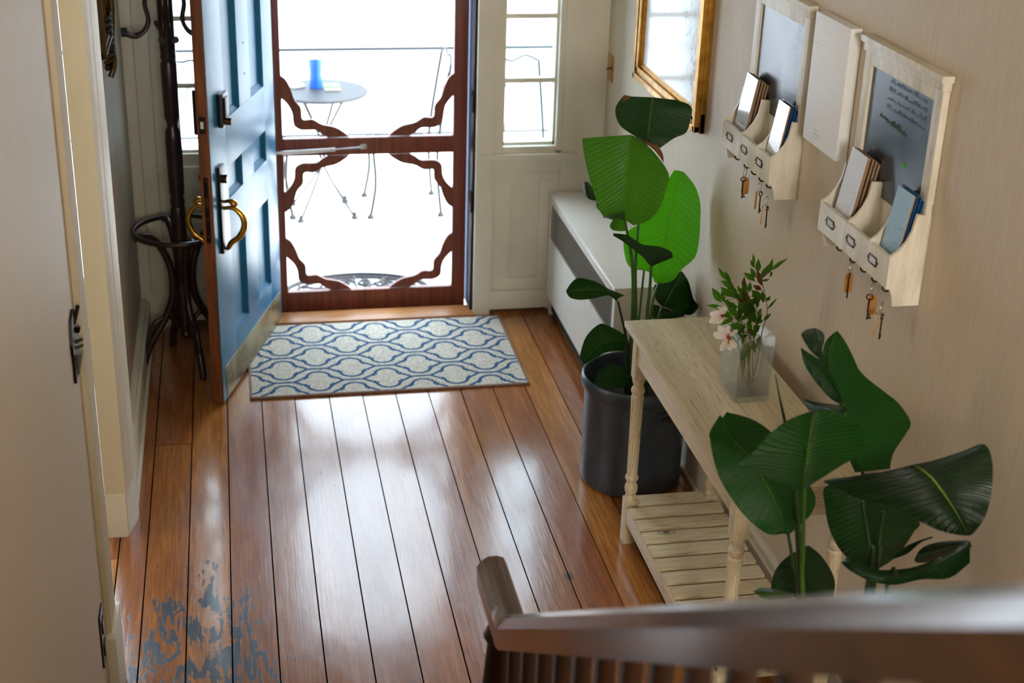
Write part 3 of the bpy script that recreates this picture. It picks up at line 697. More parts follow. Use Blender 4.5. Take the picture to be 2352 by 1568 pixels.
g.build('grille', 'grille', rc)

# ------------------------------------------------------------------ painting
pt = thing('framed_painting', (1.63, 5.24, 1.75), 'large pale abstract painting in a moulded gold frame above the radiator cover', 'painting')
px_ = XR-.001; a0, a1, b0, b1 = 4.845, 5.70, 1.255, 2.35
fr = MB()
for w0, w1, t_ in ((.0, .075, .020), (.004, .028, .040), (.028, .036, .030), (.036, .058, .036), (.064, .070, .026)):
    fr.box((px_-t_, a0+w0, b0+w0), (px_, a1-w0, b0+w1), .003); fr.box((px_-t_, a0+w0, b1-w1), (px_, a1-w0, b1-w0), .003)
    fr.box((px_-t_, a0+w0, b0+w0), (px_, a0+w1, b1-w0), .003); fr.box((px_-t_, a1-w1, b0+w0), (px_, a1-w0, b1-w0), .003)
fr.build('frame', 'gold', pt)
B((px_-.016, a0+.06, b0+.06), (px_-.004, a1-.06, b1-.06)).build('picture', 'painting', pt)

# ------------------------------------------------------------------ white canvas with faint lettering
cv = thing('canvas_print', (1.62, 3.75, 1.52), 'plain white canvas print with faint lettering between the two chalkboard organisers', 'canvas print')
B((1.621, 3.625, 1.52), (XR-.001, 3.872, 1.884), .002).build('canvas', 'canvas', cv)
def scribble(parent, mat, name, x, ya, yb, z, h=.004, dens=.0045):
    m = MB(); y = ya
    while y > yb:
        w = R.uniform(.4, 1.0)*dens
        if R.random() > .16: m.box((x, y-w, z-h*R.uniform(.2, .5)), (x+.0006, y, z+h*R.uniform(.2, .6)))
        y -= dens*1.25
    return m
txt = MB()
lines = [(1.815-.0125*i, 3.848, (3.77, 3.69, 3.78, 3.70, 3.80, 3.69, 3.76, 3.70, 3.72, 3.80, 3.74, 3.70, 3.79)[i], .0035) for i in range(13)]
def textlines(ls, x, name, mat, parent):
    m = MB()
    for z, ya, yb, h in ls:
        y = ya
        while y > yb:
            w = R.uniform(.0015, .0034)
            if R.random() > .15: m.box((x, y-w, z-h*R.uniform(.25, .5)), (x+.001, y, z+h*R.uniform(.25, .6)))
            y -= w+.0012
    return m.build(name, mat, parent, 0)
textlines([(1.842, 3.835, 3.71, .006)], 1.6205, 'heading', 'print', cv); textlines(lines, 1.6205, 'lettering', 'print', cv)
textlines([(1.565, 3.80, 3.77, .003), (1.553, 3.80, 3.75, .004), (1.542, 3.80, 3.77, .003)], 1.6205, 'signature_lines', 'printgrey', cv)

# ------------------------------------------------------------------ chalkboard organisers (the near one is built, the far one copied)
def organiser(label):
    o = thing('wall_organizer', (1.655, 3.325, 1.305), label, 'wall organizer', 'chalkboard mail organisers on the right wall')
    W0 = XR-.001; y0, y1, zt_ = 3.10, 3.55, 1.885
    def p(n, *bx, mat='distress', bev=.002): 
        m = MB()
        for a, b in bx: m.box(a, b, bev)
        return m.build(n, mat, o)
    p('back_board', ((W0-.006, y0, 1.345), (W0, y1, 1.57)))
    p('frame_stile', ((W0-.018, y0, 1.54), (W0, y0+.042, 1.845))); p('frame_stile', ((W0-.018, y1-.042, 1.54), (W0, y1, 1.845)))
    p('frame_rail', ((W0-.018, y0+.042, 1.815), (W0, y1-.042, 1.86))); 
    p('cap_moulding', ((W0-.024, y0-.004, 1.846), (W0, y1+.004, 1.868)), ((W0-.032, y0-.012, 1.868), (W0, y1+.012, 1.885)), bev=.003)
    p('chalkboard', ((W0-.010, y0+.040, 1.50), (W0-.004, y1-.040, 1.83)), mat='slate', bev=0)
    p('shelf_base', ((1.572, y0+.01, 1.352), (W0-.005, y1-.01, 1.362)))
    ft = p('front_rail', ((1.560, y0+.008, 1.353), (1.572, y1-.008, 1.434)))
    prof = [(W0, 1.54), (1.617, 1.543), (1.610, 1.50), (1.598, 1.472), (1.580, 1.449), (1.560, 1.436), (1.560, 1.353), (1.572, 1.350), (1.578, 1.335), (1.584, 1.305), (W0, 1.305)]
    for y in (y0, y1-.010): MB().prism([(a, y, b) for a, b in prof], (0, .010, 0)).build('side_panel', 'distress', o)
    prof2 = prof[:6]+[(1.572, 1.430), (1.572, 1.362), (W0-.006, 1.362), (W0-.006, 1.54)]
    for y in (3.222, 3.366): MB().prism([(a if a < W0-.006 else W0-.006, y, b) for a, b in prof2], (0, .009, 0)).build('divider', 'distress', o)
    for y in (3.19, 3.33, 3.47):
        h_ = MB()
        for a, b in (((y-.023, 1.384), (y+.023, 1.3875)), ((y-.023, 1.4045), (y+.023, 1.408)), ((y-.024, 1.385), (y-.0205, 1.407)), ((y+.0205, 1.385), (y+.024, 1.407))): h_.box((1.557, a[0], a[1]), (1.5605, b[0], b[1]), .001)
        for s_ in (-.027, .027): h_.tube([(1.557, y+s_, 1.396), (1.5605, y+s_, 1.396)], .004, 8)
        h_ = h_.build('label_holder', 'bronze', ft); B((1.5590, y-.022, 1.385), (1.5602, y+.022, 1.407)).build('label_card', 'label', ft)
    for y in (3.135, 3.20, 3.27, 3.34, 3.43):
        MB().tube(smoothpath([(1.59, y, 1.352), (1.59, y, 1.340), (1.582, y, 1.332), (1.572, y, 1.336), (1.568, y, 1.344)], 4), .0022, 8).build('key_hook', 'keymetal', o)
    return o
o2 = organiser('chalkboard mail organiser with green chalk marks, the nearer of the two')
o1 = copy_tree(o2); o1.location.y += .845; o1['label'] = 'chalkboard mail organiser between the gold framed painting and the white canvas'
# chalk marks only on the near board
cx = XR-.0122
b_ = MB(); hp = []
for k in range(24):
    t = 2*PI*k/24; hp.append((cx, 3.262-.0085*(math.sin(t)**3), 1.618+.0085*(13*math.cos(t)-5*math.cos(2*t)-2*math.cos(3*t)-math.cos(4*t))/16))
b_.prism(hp, (.0008, 0, 0)); b_.build('chalk_heart', 'chalk_g', o2, 0); b_ = MB()
for k in range(14):
    y = 3.43-.0115*k; z = 1.705-.001*k; b_.tube([(cx, y, z-.006), (cx, y-.003, z+R.uniform(.0, .012)), (cx, y-.006, z-.004)], .0009, 5)
b_.build('chalk_writing', 'chalk_d', o2, 0)
b_ = MB()
for j in range(4):
    for k in range(16):
        y = 3.40-.014*k; z = 1.80-.022*j-.0*k; b_.tube([(cx, y, z-.004), (cx, y-.004, z+R.uniform(.0, .009)), (cx, y-.008, z-.003)], .0005, 5)
b_.build('faint_chalk_writing', 'chalk_p', o2, 0)

# brochures in the outer pockets
LEAN = .16
def brochure(ybase, xb, w, h, t, mat, label, group, tilt=0.0, side='kraft', yoff=0.0):
    o = thing('brochure', (xb, ybase, 1.363), label, 'brochure', group)
    u = Vector((LEAN, tilt, 1)).normalized(); e = Vector((0, 1, -tilt)).normalized(); n = e.cross(u).normalized()
    if n.x > 0: n = -n
    c = Vector((xb, ybase, 1.364))+u*h/2
    MB().obox(c, e*w/2, n*t/2, u*h/2).build('pages', side, o, 0)
    MB().obox(c+n*(t/2+.0006), e*(w/2+.0008), n*.0005, u*(h/2+.001)).build('cover', mat, o, 0)
    return o
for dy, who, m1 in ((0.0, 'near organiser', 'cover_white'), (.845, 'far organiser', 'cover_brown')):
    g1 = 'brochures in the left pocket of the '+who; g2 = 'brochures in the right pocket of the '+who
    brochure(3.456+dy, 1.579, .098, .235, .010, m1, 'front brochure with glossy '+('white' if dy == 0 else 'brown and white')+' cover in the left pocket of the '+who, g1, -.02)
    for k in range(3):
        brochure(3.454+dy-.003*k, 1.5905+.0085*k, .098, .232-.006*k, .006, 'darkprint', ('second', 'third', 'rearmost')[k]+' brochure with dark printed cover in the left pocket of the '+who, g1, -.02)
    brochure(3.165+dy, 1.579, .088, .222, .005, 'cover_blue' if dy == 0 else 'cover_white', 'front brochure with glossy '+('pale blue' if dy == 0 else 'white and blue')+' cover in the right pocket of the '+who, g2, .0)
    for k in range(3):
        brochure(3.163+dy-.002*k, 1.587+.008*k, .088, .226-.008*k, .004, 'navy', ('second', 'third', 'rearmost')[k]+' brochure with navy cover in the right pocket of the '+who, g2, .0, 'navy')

# key sets hanging from the hooks
def keyset(y, label, tagturn, keyturn, drop=0.0):
    z0 = 1.333-drop; x = 1.574
    o = thing('key_ring', (x, y, z0-.02), label, 'keys', 'key sets hanging under the chalkboard organisers')
    d = Vector((math.cos(.9), math.sin(.9), 0))
    MB().tube([Vector((x, y, z0-.015))+d*(.0155*math.cos(a))+Vector((0, 0, .0155*math.sin(a))) for a in [2*PI*k/22 for k in range(22)]], .0011, 6, closed=True).build('ring', 'steel', o)
    c = Vector((x, y, z0-.031)); u = Vector((math.cos(tagturn), math.sin(tagturn), 0)); n = Vector((-math.sin(tagturn), math.cos(tagturn), 0))
    off = n*.008+u*.006
    poly = [(-.007, -.058), (.007, -.058), (.0115, -.052), (.0115, -.012), (.007, -.004), (-.007, -.004), (-.0115, -.012), (-.0115, -.052)]
    MB().prism([c+off+u*a+Vector((0, 0, b)) for a, b in poly], n*.0035).build('wooden_tag', 'tagwood', o)
    u = Vector((math.cos(keyturn), math.sin(keyturn), 0)); n = Vector((-math.sin(keyturn), math.cos(keyturn), 0)); k0 = c-off*.6
    k_ = MB(); k_.tube([k0+u*(.0085*math.cos(a))+Vector((0, 0, -.006+.007*math.sin(a))) for a in [2*PI*k/16 for k in range(16)]], .0018, 6, closed=True)
    k_.tube([k0+Vector((0, 0, -.012)), k0+Vector((0, 0, -.068))], .0021, 8)
    k_.obox(k0+u*.005+Vector((0, 0, -.062)), u*.0045, n*.0012, (0, 0, .0022)); k_.obox(k0+u*.004+Vector((0, 0, -.055)), u*.0035, n*.0012, (0, 0, .0015))
    k_.build('key', 'keymetal', o); return o
keyset(3.34+.845, 'keys with wooden tag facing out, leftmost of three sets under the far organiser', -.2, -.4)
keyset(3.20+.845, 'keys with edge-on wooden tag, middle of three sets under the far organiser', 1.05, .6, .002)
keyset(3.135+.845, 'keys hanging lowest and rightmost of three sets under the far organiser', 1.2, .9, .028)
keyset(3.34, 'keys with half turned wooden tag, leftmost of three sets under the near organiser', .15, 1.0)
keyset(3.20, 'keys with broad wooden tag in front, middle of three sets under the near organiser', -.35, -.5, .004)
keyset(3.135, 'keys hanging lowest and rightmost of three sets under the near organiser', 1.1, .8, .03)

# ------------------------------------------------------------------ console table
ct = thing('console_table', (1.40, 3.67, 0), 'whitewashed pine console table with turned legs and slatted shelf against the right wall', 'console table')
TX0, TX1, TY0, TY1, TZ = 1.228, 1.592, 3.10, 4.24, .805
tp = MB(); tp.box((TX0, TY0, TZ-.020), (TX1, TY1, TZ), .004); tp.build('tabletop', 'table_y', ct)
LX = (1.25, 1.535); LY = (3.150, 4.155); LS = .044
zlo, zhi = .165, .612
def legmb(x0, y0):
    m = MB(); m.box((x0, y0, 0), (x0+LS, y0+LS, .17), .003); m.box((x0, y0, .625), (x0+LS, y0+LS, TZ-.02), .003)
    c = Vector((x0+LS/2, y0+LS/2, 0)); return m, c
tprof = [(.021, .168), (.020, .178), (.017, .188), (.0215, .200), (.0225, .210), (.0215, .220), (.0165, .232), (.0165, .237), (.0225, .247), (.0225, .255), (.018, .262), (.0185, .29), (.0195, .45), (.0205, .53), (.0215, .552), (.0215, .557), (.0175, .564), (.0225, .574), (.0225, .584), (.0165, .596), (.0165, .602), (.0215, .613), (.0215, .620), (.019, .628)]
for x0 in LX:
    for y0 in LY:
        m, c = legmb(x0, y0); m.lathe(c, tprof, 24); m.build('leg', 'table_z', ct)
B((LX[0]+.006, LY[0]+LS, .682), (LX[0]+.024, LY[1], TZ-.02), .002).build('apron', 'table_y', ct)
B((LX[1]+.020, LY[0]+LS, .682), (LX[1]+.038, LY[1], TZ-.02), .002).build('apron', 'table_y', ct)
B((LX[0]+LS, LY[0]+.006, .682), (LX[1], LY[0]+.024, TZ-.02), .002).build('apron', 'table_x', ct)
B((LX[0]+LS, LY[1]+.020, .682), (LX[1], LY[1]+.038, TZ-.02), .002).build('apron', 'table_x', ct)
B((LX[0]+.003, LY[0]+LS, .09), (LX[0]+.022, LY[1], .148), .002).build('shelf_rail', 'table_y', ct)
B((LX[1]+.022, LY[0]+LS, .09), (LX[1]+.041, LY[1], .148), .002).build('shelf_rail', 'table_y', ct)
pitch = .0805
for i in range(13):
    y1 = 4.205-pitch*i; a, b = (LX[0]+.004, LX[1]+.038) if 0 < i < 12 else (LX[0]+LS, LX[1])
    if i == 0:
        mm = MB(); mm.box((LX[0]+LS, 4.140, .148), (LX[1], 4.205, .162), .002)
    else: mm = MB(); mm.box((a, y1-.059, .148), (b, y1, .162), .002)
    if y1 > 3.16: mm.build('shelf_slat', 'table_x', ct)

# ------------------------------------------------------------------ glass vase, water, flowers
VX0, VX1, VY0, VY1, VZ0, VZ1 = 1.388, 1.494, 3.598, 3.745, .806, 1.012
va = thing('glass_vase', (1.44, 3.67, VZ0), 'clear square glass vase half filled with water on the console table', 'vase')
b_ = MB(); t_ = .0045
def shell(m, x0, y0, x1, y1, z0, z1, t, tb):
    o = [m.bm.verts.new(p) for z in (z0, z1) for p in ((x0, y0, z), (x1, y0, z), (x1, y1, z), (x0, y1, z))]
    i = [m.bm.verts.new(p) for z in (z0+tb, z1) for p in ((x0+t, y0+t, z), (x1-t, y0+t, z), (x1-t, y1-t, z), (x0+t, y1-t, z))]
    m.face([o[3], o[2], o[1], o[0]])
    for k in range(4):
        l = (k+1) % 4; m.face([o[k], o[l], o[l+4], o[k+4]]); m.face([i[l], i[k], i[k+4], i[l+4]]); m.face([o[k+4], o[l+4], i[l+4], i[k+4]])
    m.face([i[0], i[1], i[2], i[3]])
shell(b_, VX0, VY0, VX1, VY1, VZ0, VZ1, t_, .016); b_.build('glass_body', 'glass', va, 0)
B((VX0+t_-.0004, VY0+t_-.0004, VZ0+.0158), (VX1-t_+.0004, VY1-t_+.0004, .925)).build('water', 'water', va, 0)

def leaf_small(b, t, w, bend=.15, roll=0.0):
    b, t = Vector(b), Vector(t); ax = t-b; L = ax.length; v = (EYE-b).normalized()
    s_ = ax.cross(v).normalized(); s_ = Matrix.Rotation(roll, 3, ax.normalized()) @ s_; n = s_.cross(ax).normalized(); rows = []
    for i in range(7):
        f = i/6; wd = w*(0.08, .62, .98, 1.0, .74, .36, .01)[i]
        c = b+ax*f-n*bend*L*math.sin(PI*f)*.5
        rows.append([c+s_*(wd*q)+n*(abs(q)*wd*.35) for q in (-1, -.5, 0, .5, 1)])
    return MB().grid(rows)
def k3(x, y, Y): return at(1620+x/7.129, 580+y/7.129, Y=Y)
def invase(p):                                # stems stay inside the vase and end above its thick bottom
    if p.z < 1.0: p = Vector((min(max(p.x, 1.399), 1.484), min(max(p.y, 3.608), 3.735), max(p.z, .828)))
    return p
GT = 'leafy twigs standing in the glass vase'
def twig(label, stem, leaves, Yb, grp=GT, jit=.018):
    o = thing('leafy_twig', k3(stem[0][0], stem[0][1], stem[0][2]), label, 'twig', grp)
    P = smoothpath([invase(k3(*q)) for q in stem], 5); n = len(P)
    MB().tube(P, [.0016-.0009*i/(n-1) for i in range(n)], 6).build('stem', 'twig', o)
    for q in leaves:
        (tx, ty, bx, by, w) = q[:5]; red = len(q) > 5
        y = Yb+R.uniform(-jit, jit); a = k3(bx, by, y); b = k3(tx, ty, y+R.uniform(-.02, .02))
        # little stalk back to the nearest point of the stem
        s_ = min(P, key=lambda p: (p-a).length)
        lf = leaf_small(a, b, w/7.129/FPX*3.9, R.uniform(0, .25), R.uniform(-.35, .35)).build('leaf', 'leaf_red' if red else 'leaf_twig', o)
        if (s_-a).length > .004: MB().tube([s_, (s_+a)/2+Vector((0, 0, .002)), a], .0006, 5).build('leaf_stalk', 'twig', lf)
    return o
ys = 3.665
base = (730, 2550, 3.66)
twig('tallest leafy twig on the right of the vase bouquet', [(830, 2590, 3.70), (760, 2200, 3.70), (880, 1700, 3.69), (1000, 1300, 3.68), (1010, 1000, 3.67), (995, 780, 3.665), (950, 560, 3.66), (890, 400, 3.655), (855, 300, 3.65)],
     [(780,0,800,220,26),(740,110,800,250,30),(870,95,860,320,50),(735,240,820,410,45),(1028,200,920,425,52),(1110,88,1030,345,42),(1362,88,1075,292,36),(1065,405,1090,310,22),(625,325,815,468,55),(1056,437,935,465,24),(845,270,925,540,50,1),(780,530,915,612,45,1),(750,610,915,745,62),(930,620,950,820,42),(1065,710,1000,795,32),(1182,740,1015,925,22),(1082,985,950,1112,34)], ys)
twig('leafy twig leaning to the upper left of the bouquet', [(560, 2400, 3.70), (640, 1800, 3.69), (620, 1300, 3.68), (560, 900, 3.675), (480, 640, 3.67), (380, 470, 3.665)],
     [(208,240,370,465,40),(320,295,430,520,28),(250,460,470,570,62),(350,560,525,675,60),(108,570,255,810,62),(245,560,445,725,58),(262,620,310,810,40),(530,530,575,665,30),(390,640,560,760,46)], ys+.01)
twig('low leafy twig reaching left over the white blossoms', [(700, 2300, 3.64), (700, 1700, 3.64), (640, 1350, 3.64), (560, 1120, 3.64), (450, 1060, 3.64)],
     [(20,855,255,892,36),(350,750,512,1062,66),(165,905,445,1068,56),(238,1182,460,1080,44),(350,1200,625,1192,62),(540,1395,700,1352,34),(300,760,440,900,40)], ys-.03)
twig('dense leafy twig with reddish young leaves in the middle of the bouquet', [(640, 2650, 3.67), (700, 2000, 3.67), (740, 1500, 3.67), (730, 1100, 3.665), (680, 800, 3.66), (640, 600, 3.66)],
     [(500,870,725,992,58),(515,725,645,805,50,1),(642,382,612,570,32,1),(742,475,712,645,44),(650,450,660,590,28),(742,758,722,945,48),(600,785,755,992,40),(568,1112,715,1000,44),(760,820,825,985,28),(640,620,665,810,46,1),(860,700,780,860,60),(620,900,760,1080,56),(800,860,700,1010,50)], ys)
twig('short dark leafy twig low in the mouth of the vase', [(760, 2450, 3.68), (770, 1800, 3.67), (800, 1400, 3.66), (830, 1200, 3.65)],
     [(690,1132,840,1062,38),(762,1122,945,1118,52),(680,1230,765,1305,44),(710,1130,755,1255,36),(640,1520,790,1500,56),(880,790,835,905,30),(900,1180,780,1330,44),(820,1640,740,1420,62),(610,1500,560,1300,50),(930,1000,850,1120,34),(600,1800,690,1480,70),(840,1560,900,1360,40)], ys-.005)
filler = []
for k in range(40):
    a = R.uniform(0, 2*PI); cx0, cy0 = R.uniform(480, 860), R.uniform(640, 1420); ln = R.uniform(110, 190)
    an = R.uniform(-2.6, -.5); filler.append((cx0+ln*math.cos(an), cy0+ln*math.sin(an), cx0, cy0, R.uniform(34, 50)))
twig('dark leafy twig filling the back of the bouquet', [(690, 2500, 3.70), (720, 1900, 3.695), (720, 1400, 3.69), (700, 1000, 3.69), (690, 760, 3.69)], filler, 3.69, jit=.015)
# blossoms
GF = 'white blossoms hanging over the left edge of the vase'
def blossom(label, cx_, cy_, Y, petals, stem, centre=True):
    c = k3(cx_, cy_, Y); o = thing('hibiscus_blossom', c, label, 'flower', GF)
    for tx, ty, w, dy in petals:
        t = k3(tx, ty, Y+dy); ax = t-c; v = (EYE-c).normalized(); s_ = ax.cross(v).normalized(); n = s_.cross(ax).normalized(); rows = []; W_ = w/7.129/FPX*4.2
        for i in range(8):
            f = i/7; wd = W_*(.16+.84*math.sin(PI*.5*min(1, f*1.25))**1.2)*(1-.35*max(0, f-.8)/.2)
            q0 = c+ax*f+n*.004*math.sin(PI*f)
            rows.append([q0+s_*(wd*q)+n*(.003*math.sin(q*7+i)*f+abs(q)**2*wd*.4) - ax*(.10*abs(q)**2.2 if i == 7 else 0) for q in (-1, -.66, -.33, 0, .33, .66, 1)])
        MB().grid(rows).build('petal', 'petal', o)
    if centre: MB().tube([c, c+(k3(cx_-20, cy_+120, Y-.02)-c)], [.003, .002], 8).build('stamen', 'brass', o)
    MB().tube(smoothpath([c]+[invase(k3(*q)) for q in stem], 4), .0013, 6).build('stem', 'stem', o)
blossom('white blossom with crimson throat drooping nearest the table top', 395, 1385, 3.60, [(125,1330,70,-.01),(300,1560,62,-.02),(400,1600,64,-.03),(500,1560,48,-.005),(210,1200,60,.01),(250,1610,50,-.02)], [(470,1400,3.62),(560,1600,3.65),(620,2100,3.67)])
blossom('uppermost white blossom on the far left of the bouquet', 285, 1040, 3.63, [(70,1000,66,-.01),(62,1140,60,-.02),(190,1160,56,-.02),(200,890,52,.005),(320,880,46,.01)], [(380,1060,3.64),(500,1300,3.66),(620,1900,3.68)], False)
blossom('small half hidden white blossom between the other two', 420, 1270, 3.65, [(330,1290,44,-.01),(480,1330,46,0),(350,1200,42,.005),(530,1300,36,0)], [(480,1350,3.66),(560,1600,3.67),(600,2000,3.68)], False)

# ------------------------------------------------------------------ big leaves: rows of (left, midrib, right) measured on the leaf, laid out at the leaf's own depth
def bigleaf(sets, f, Yf, dL, dR, mat, parent, sag=0.0, name='leaf'):
    m = MB(); dL0, dR0 = dL, dR
    for si, rows in enumerate(sets):
        dL, dR = (dL0, dR0) if si == 0 else (dL0*.2, dR0*.2)
        n = len(rows); L = smoothpath([Vector((*r[0], 0)) for r in rows], 4); Mi = smoothpath([Vector((*r[1], 0)) for r in rows], 4); Rr = smoothpath([Vector((*r[2], 0)) for r in rows], 4)
        wmax = max(max((a-b).length for a, b in zip(L, Mi)), max((a-b).length for a, b in zip(Rr, Mi)), 1)
        G = []
        for i in range(len(Mi)):
            t = i/(len(Mi)-1); Y = Yf(t); row = []
            wl, wr = (L[i]-Mi[i]).length/wmax, (Rr[i]-Mi[i]).length/wmax
            for q in (-1, -.75, -.5, -.25, -.1, 0, .1, .25, .5, .75, 1):
                E_ = L[i] if q < 0 else Rr[i]; a = abs(q); p = Mi[i].lerp(E_, a)
                d = (dL*wl if q < 0 else dR*wr)*a**1.5
                rip = .0022*math.sin(t*34+(3 if q < 0 else 0))*a*a
                pt_ = at(*f(p.x, p.y), Y=Y+d+rip)
                row.append(pt_ if pt_.x < 1.635 else at(*f(p.x, p.y), X=1.635))
            G.append(row)
        m.grid(G)
    return m.build(name, mat, parent, 60)
lerp = lambda a, b: (lambda t: a+(b-a)*t)
K = lambda x, y: (1240+x/2.091, 150+y/2.091)
p1 = thing('potted_banana_plant', (1.40, 4.63, 0), 'tall leafy banana plant in a grey metal bin between console table and radiator cover', 'potted plant')
PC = Vector((1.40, 4.63, 0)); rr = .188
pot = MB().lathe(PC, [(.0, .002), (.178, .002), (.186, .008), (.188, .02), (.186, .035), (.188, .36), (.190, .372), (.198, .378), (.203, .40), (.200, .418), (.195, .425), (.189, .422), (.184, .40), (.182, .36), (.18, .34), (.0, .34)], 56).build('metal_bin', 'pot', p1)
b_ = MB()
for t0 in (-1.25,):
    pts = []
    a0_ = Vector((math.cos(-1.15), math.sin(-1.15), 0)); 
    for q in range(9):
        a = -1.33+.05*q; pts.append(PC+Vector((.200*math.cos(a), .200*math.sin(a), .325)))
    b_.tube(pts, .004, 8)
b_.build('bail_handle', 'dark_brass', pot)
b_ = MB()
for a in (-1.28, -1.05): b_.obox(PC+Vector((.191*math.cos(a), .191*math.sin(a), .325)), (.004*math.cos(a), .004*math.sin(a), 0), (-.02*math.sin(a), .02*math.cos(a), 0), (0, 0, .02))
b_.build('handle_plate', 'pot', pot)
so_ = MB(); rows = []
so_.lathe(PC, [(.0, .348), (.05, .352), (.10, .346), (.14, .351), (.181, .343)], 32).build('soil', 'soil', p1)

LA = [[((400,148),(540,153),(655,166)), ((364,200),(536,195),(727,197)), ((368,255),(529,250),(722,270)), ((392,296),(523,300),(700,325)), ((440,330),(517,340),(645,350)), ((498,362),(512,370),(580,396))]]
LB = [[((203,350),(437,333),(458,342)), ((212,430),(433,400),(535,402)), ((232,520),(428,475),(617,515)), ((254,592),(422,560),(607,590)), ((280,675),(416,640),(577,682)), ((303,722),(411,700),(522,745)), ((350,742),(408,742),(450,769))],
      [((305,725),(350,712),(408,700)), ((302,732),(350,735),(408,745))]]
LC = [[((645,503),(668,505),(692,512)), ((612,560),(655,580),(745,580)), ((582,650),(640,660),(771,665)), ((500,745),(622,740),(770,760)), ((418,800),(605,820),(765,840)), ((402,868),(592,890),(745,922)), ((430,968),(580,960),(682,980)), ((520,990),(572,1020),(640,1032)), ((552,1042),(566,1046),(590,1048))]]
LD = [[((352,806),(352,812),(352,818)), ((420,815),(410,838),(398,845)), ((490,858),(460,880),(445,880)), ((572,870),(500,920),(485,912)), ((628,893),(525,948),(510,940)), ((640,922),(540,964),(528,962))]]
LE = [[((126,1082),(127,1090),(132,1100)), ((150,1045),(165,1085),(150,1118)), ((186,1021),(220,1078),(200,1126)), ((262,1036),(280,1082),(272,1117)), ((330,1072),(340,1095),(330,1105)), ((408,1104),(375,1120),(372,1137))]]
LF = [[((197,1412),(203,1424),(215,1436)), ((194,1385),(235,1390),(262,1408)), ((222,1302),(285,1343),(310,1382)), ((280,1245),(345,1325),(362,1372)), ((322,1246),(385,1322),(395,1372)), ((405,1292),(412,1325),(418,1368)), ((425,1322),(426,1330),(425,1345))]]
LG = [[((258,1522),(259,1526),(264,1534)), ((280,1470),(300,1510),(300,1546)), ((330,1434),(345,1497),(345,1552)), ((382,1440),(390,1492),(385,1550)), ((410,1470),(412,1495),(412,1538)), ((430,1492),(432,1500),(432,1520))]]
LH = [[((670,990),(681,988),(692,1000)), ((610,1035),(662,1030),(716,1042)), ((550,1055),(640,1070),(738,1120)), ((555,1120),(618,1112),(762,1160)), ((575,1145),(600,1145),(715,1200)), ((585,1156),(590,1158),(610,1164))]]
LI = [[((540,1215),(541,1216),(545,1218)), ((545,1150),(580,1200),(590,1218)), ((600,1165),(630,1195),(640,1216)), ((690,1190),(694,1198),(695,1204))]]
LJ = [[((212,560),(220,558),(232,560)), ((209,590),(232,600),(262,596)), ((215,625),(245,640),(275,620)), ((240,645),(262,650),(280,648))]]
LK = [[((270,655),(285,650),(300,660)), ((272,680),(290,680),(312,690)), ((288,700),(298,702),(305,700))]]
LL = [[((350,742),(380,740),(410,745)), ((335,772),(375,770),(412,780)), ((350,792),(385,797),(412,795))]]
GL = [(LA, lerp(4.72, 4.66), .05, -.02, 'leaf_dark'), (LB, lerp(4.50, 4.60), -.04, .07, 'leaf'), (LC, lerp(4.80, 4.70), -.02, -.03, 'leaf_bright'), (LD, lerp(4.48, 4.60), .04, .0, 'leaf_dark'),
      (LE, lerp(4.56, 4.62), -.03, .03, 'leaf_dark'), (LF, lerp(4.58, 4.64), -.02, .03, 'leaf_dark'), (LG, lerp(4.50, 4.60), .03, -.02, 'leaf_dark'), (LH, lerp(4.84, 4.74), .0, .05, 'leaf_dark'), (LI, lerp(4.74, 4.70), .02, .02, 'leaf_dark'),
      (LJ, lerp(4.74, 4.70), .03, .03, 'leaf_dark'), (LK, lerp(4.66, 4.66), .02, .02, 'leaf'), (LL, lerp(4.66, 4.66), .02, .02, 'leaf')]
for s_, yf, dl, dr_, mt in GL: bigleaf(s_, K, yf, dl, dr_, mt, p1)
bigleaf([[((440,336),(470,345),(480,360)), ((470,362),(520,372),(560,382)), ((500,372),(550,400),(588,420)), ((540,395),(568,430),(594,450)), ((570,430),(584,450),(592,468))]], K, lerp(4.52, 4.56), .02, .03, 'dried', p1, name='dried_leaf_edge')
bigleaf([[((398,150),(405,142),(435,146)), ((400,165),(415,160),(432,158)), ((396,176),(405,172),(418,166))]], K, lerp(4.70, 4.70), .01, .01, 'dried', p1, name='dried_leaf_edge')
def stalk(pts, r, parent, f, mat='stem', foot=None):
    P = [at(*f(a, b), Y=y) for a, b, y in pts]
    if foot: P.append(Vector(foot))
    P = smoothpath(P, 5); n = len(P); ra, rb = (r if isinstance(r, tuple) else (r, r))
    return MB().tube(P, [ra+(rb-ra)*i/(n-1) for i in range(n)], 10).build('leaf_stalk', mat, parent)
stalk([(408,742,4.60),(446,970,4.62),(447,1220,4.64)], (.004, .0125), p1, K, 'stem', (1.375, 4.64, .35))
stalk([(512,370,4.66),(462,900,4.66),(460,1220,4.66)], (.004, .008), p1, K, 'stem', (1.39, 4.66, .35))
stalk([(500,985,4.68),(475,1220,4.68)], (.004, .005), p1, K, 'stem', (1.395, 4.68, .35))
stalk([(535,962,4.60),(526,1100,4.60),(514,1220,4.60)], (.005, .008), p1, K, 'stem', (1.43, 4.60, .35))
stalk([(570,1045,4.70),(545,1120,4.66),(530,1220,4.65)], (.004, .007), p1, K, 'stem', (1.44, 4.65, .35))
stalk([(590,1158,4.74),(572,1215,4.70)], (.004, .006), p1, K, 'stemdk', (1.46, 4.68, .35))
stalk([(374,1130,4.62),(398,1230,4.62),(412,1300,4.63),(418,1420,4.63)], (.004, .007), p1, K, 'stemdk', (1.36, 4.62, .35))
stalk([(426,1332,4.64),(422,1420,4.63)], (.004, .006), p1, K, 'stemdk', (1.365, 4.63, .35))
stalk([(432,1500,4.60)], (.004, .005), p1, K, 'stemdk', (1.37, 4.60, .35))

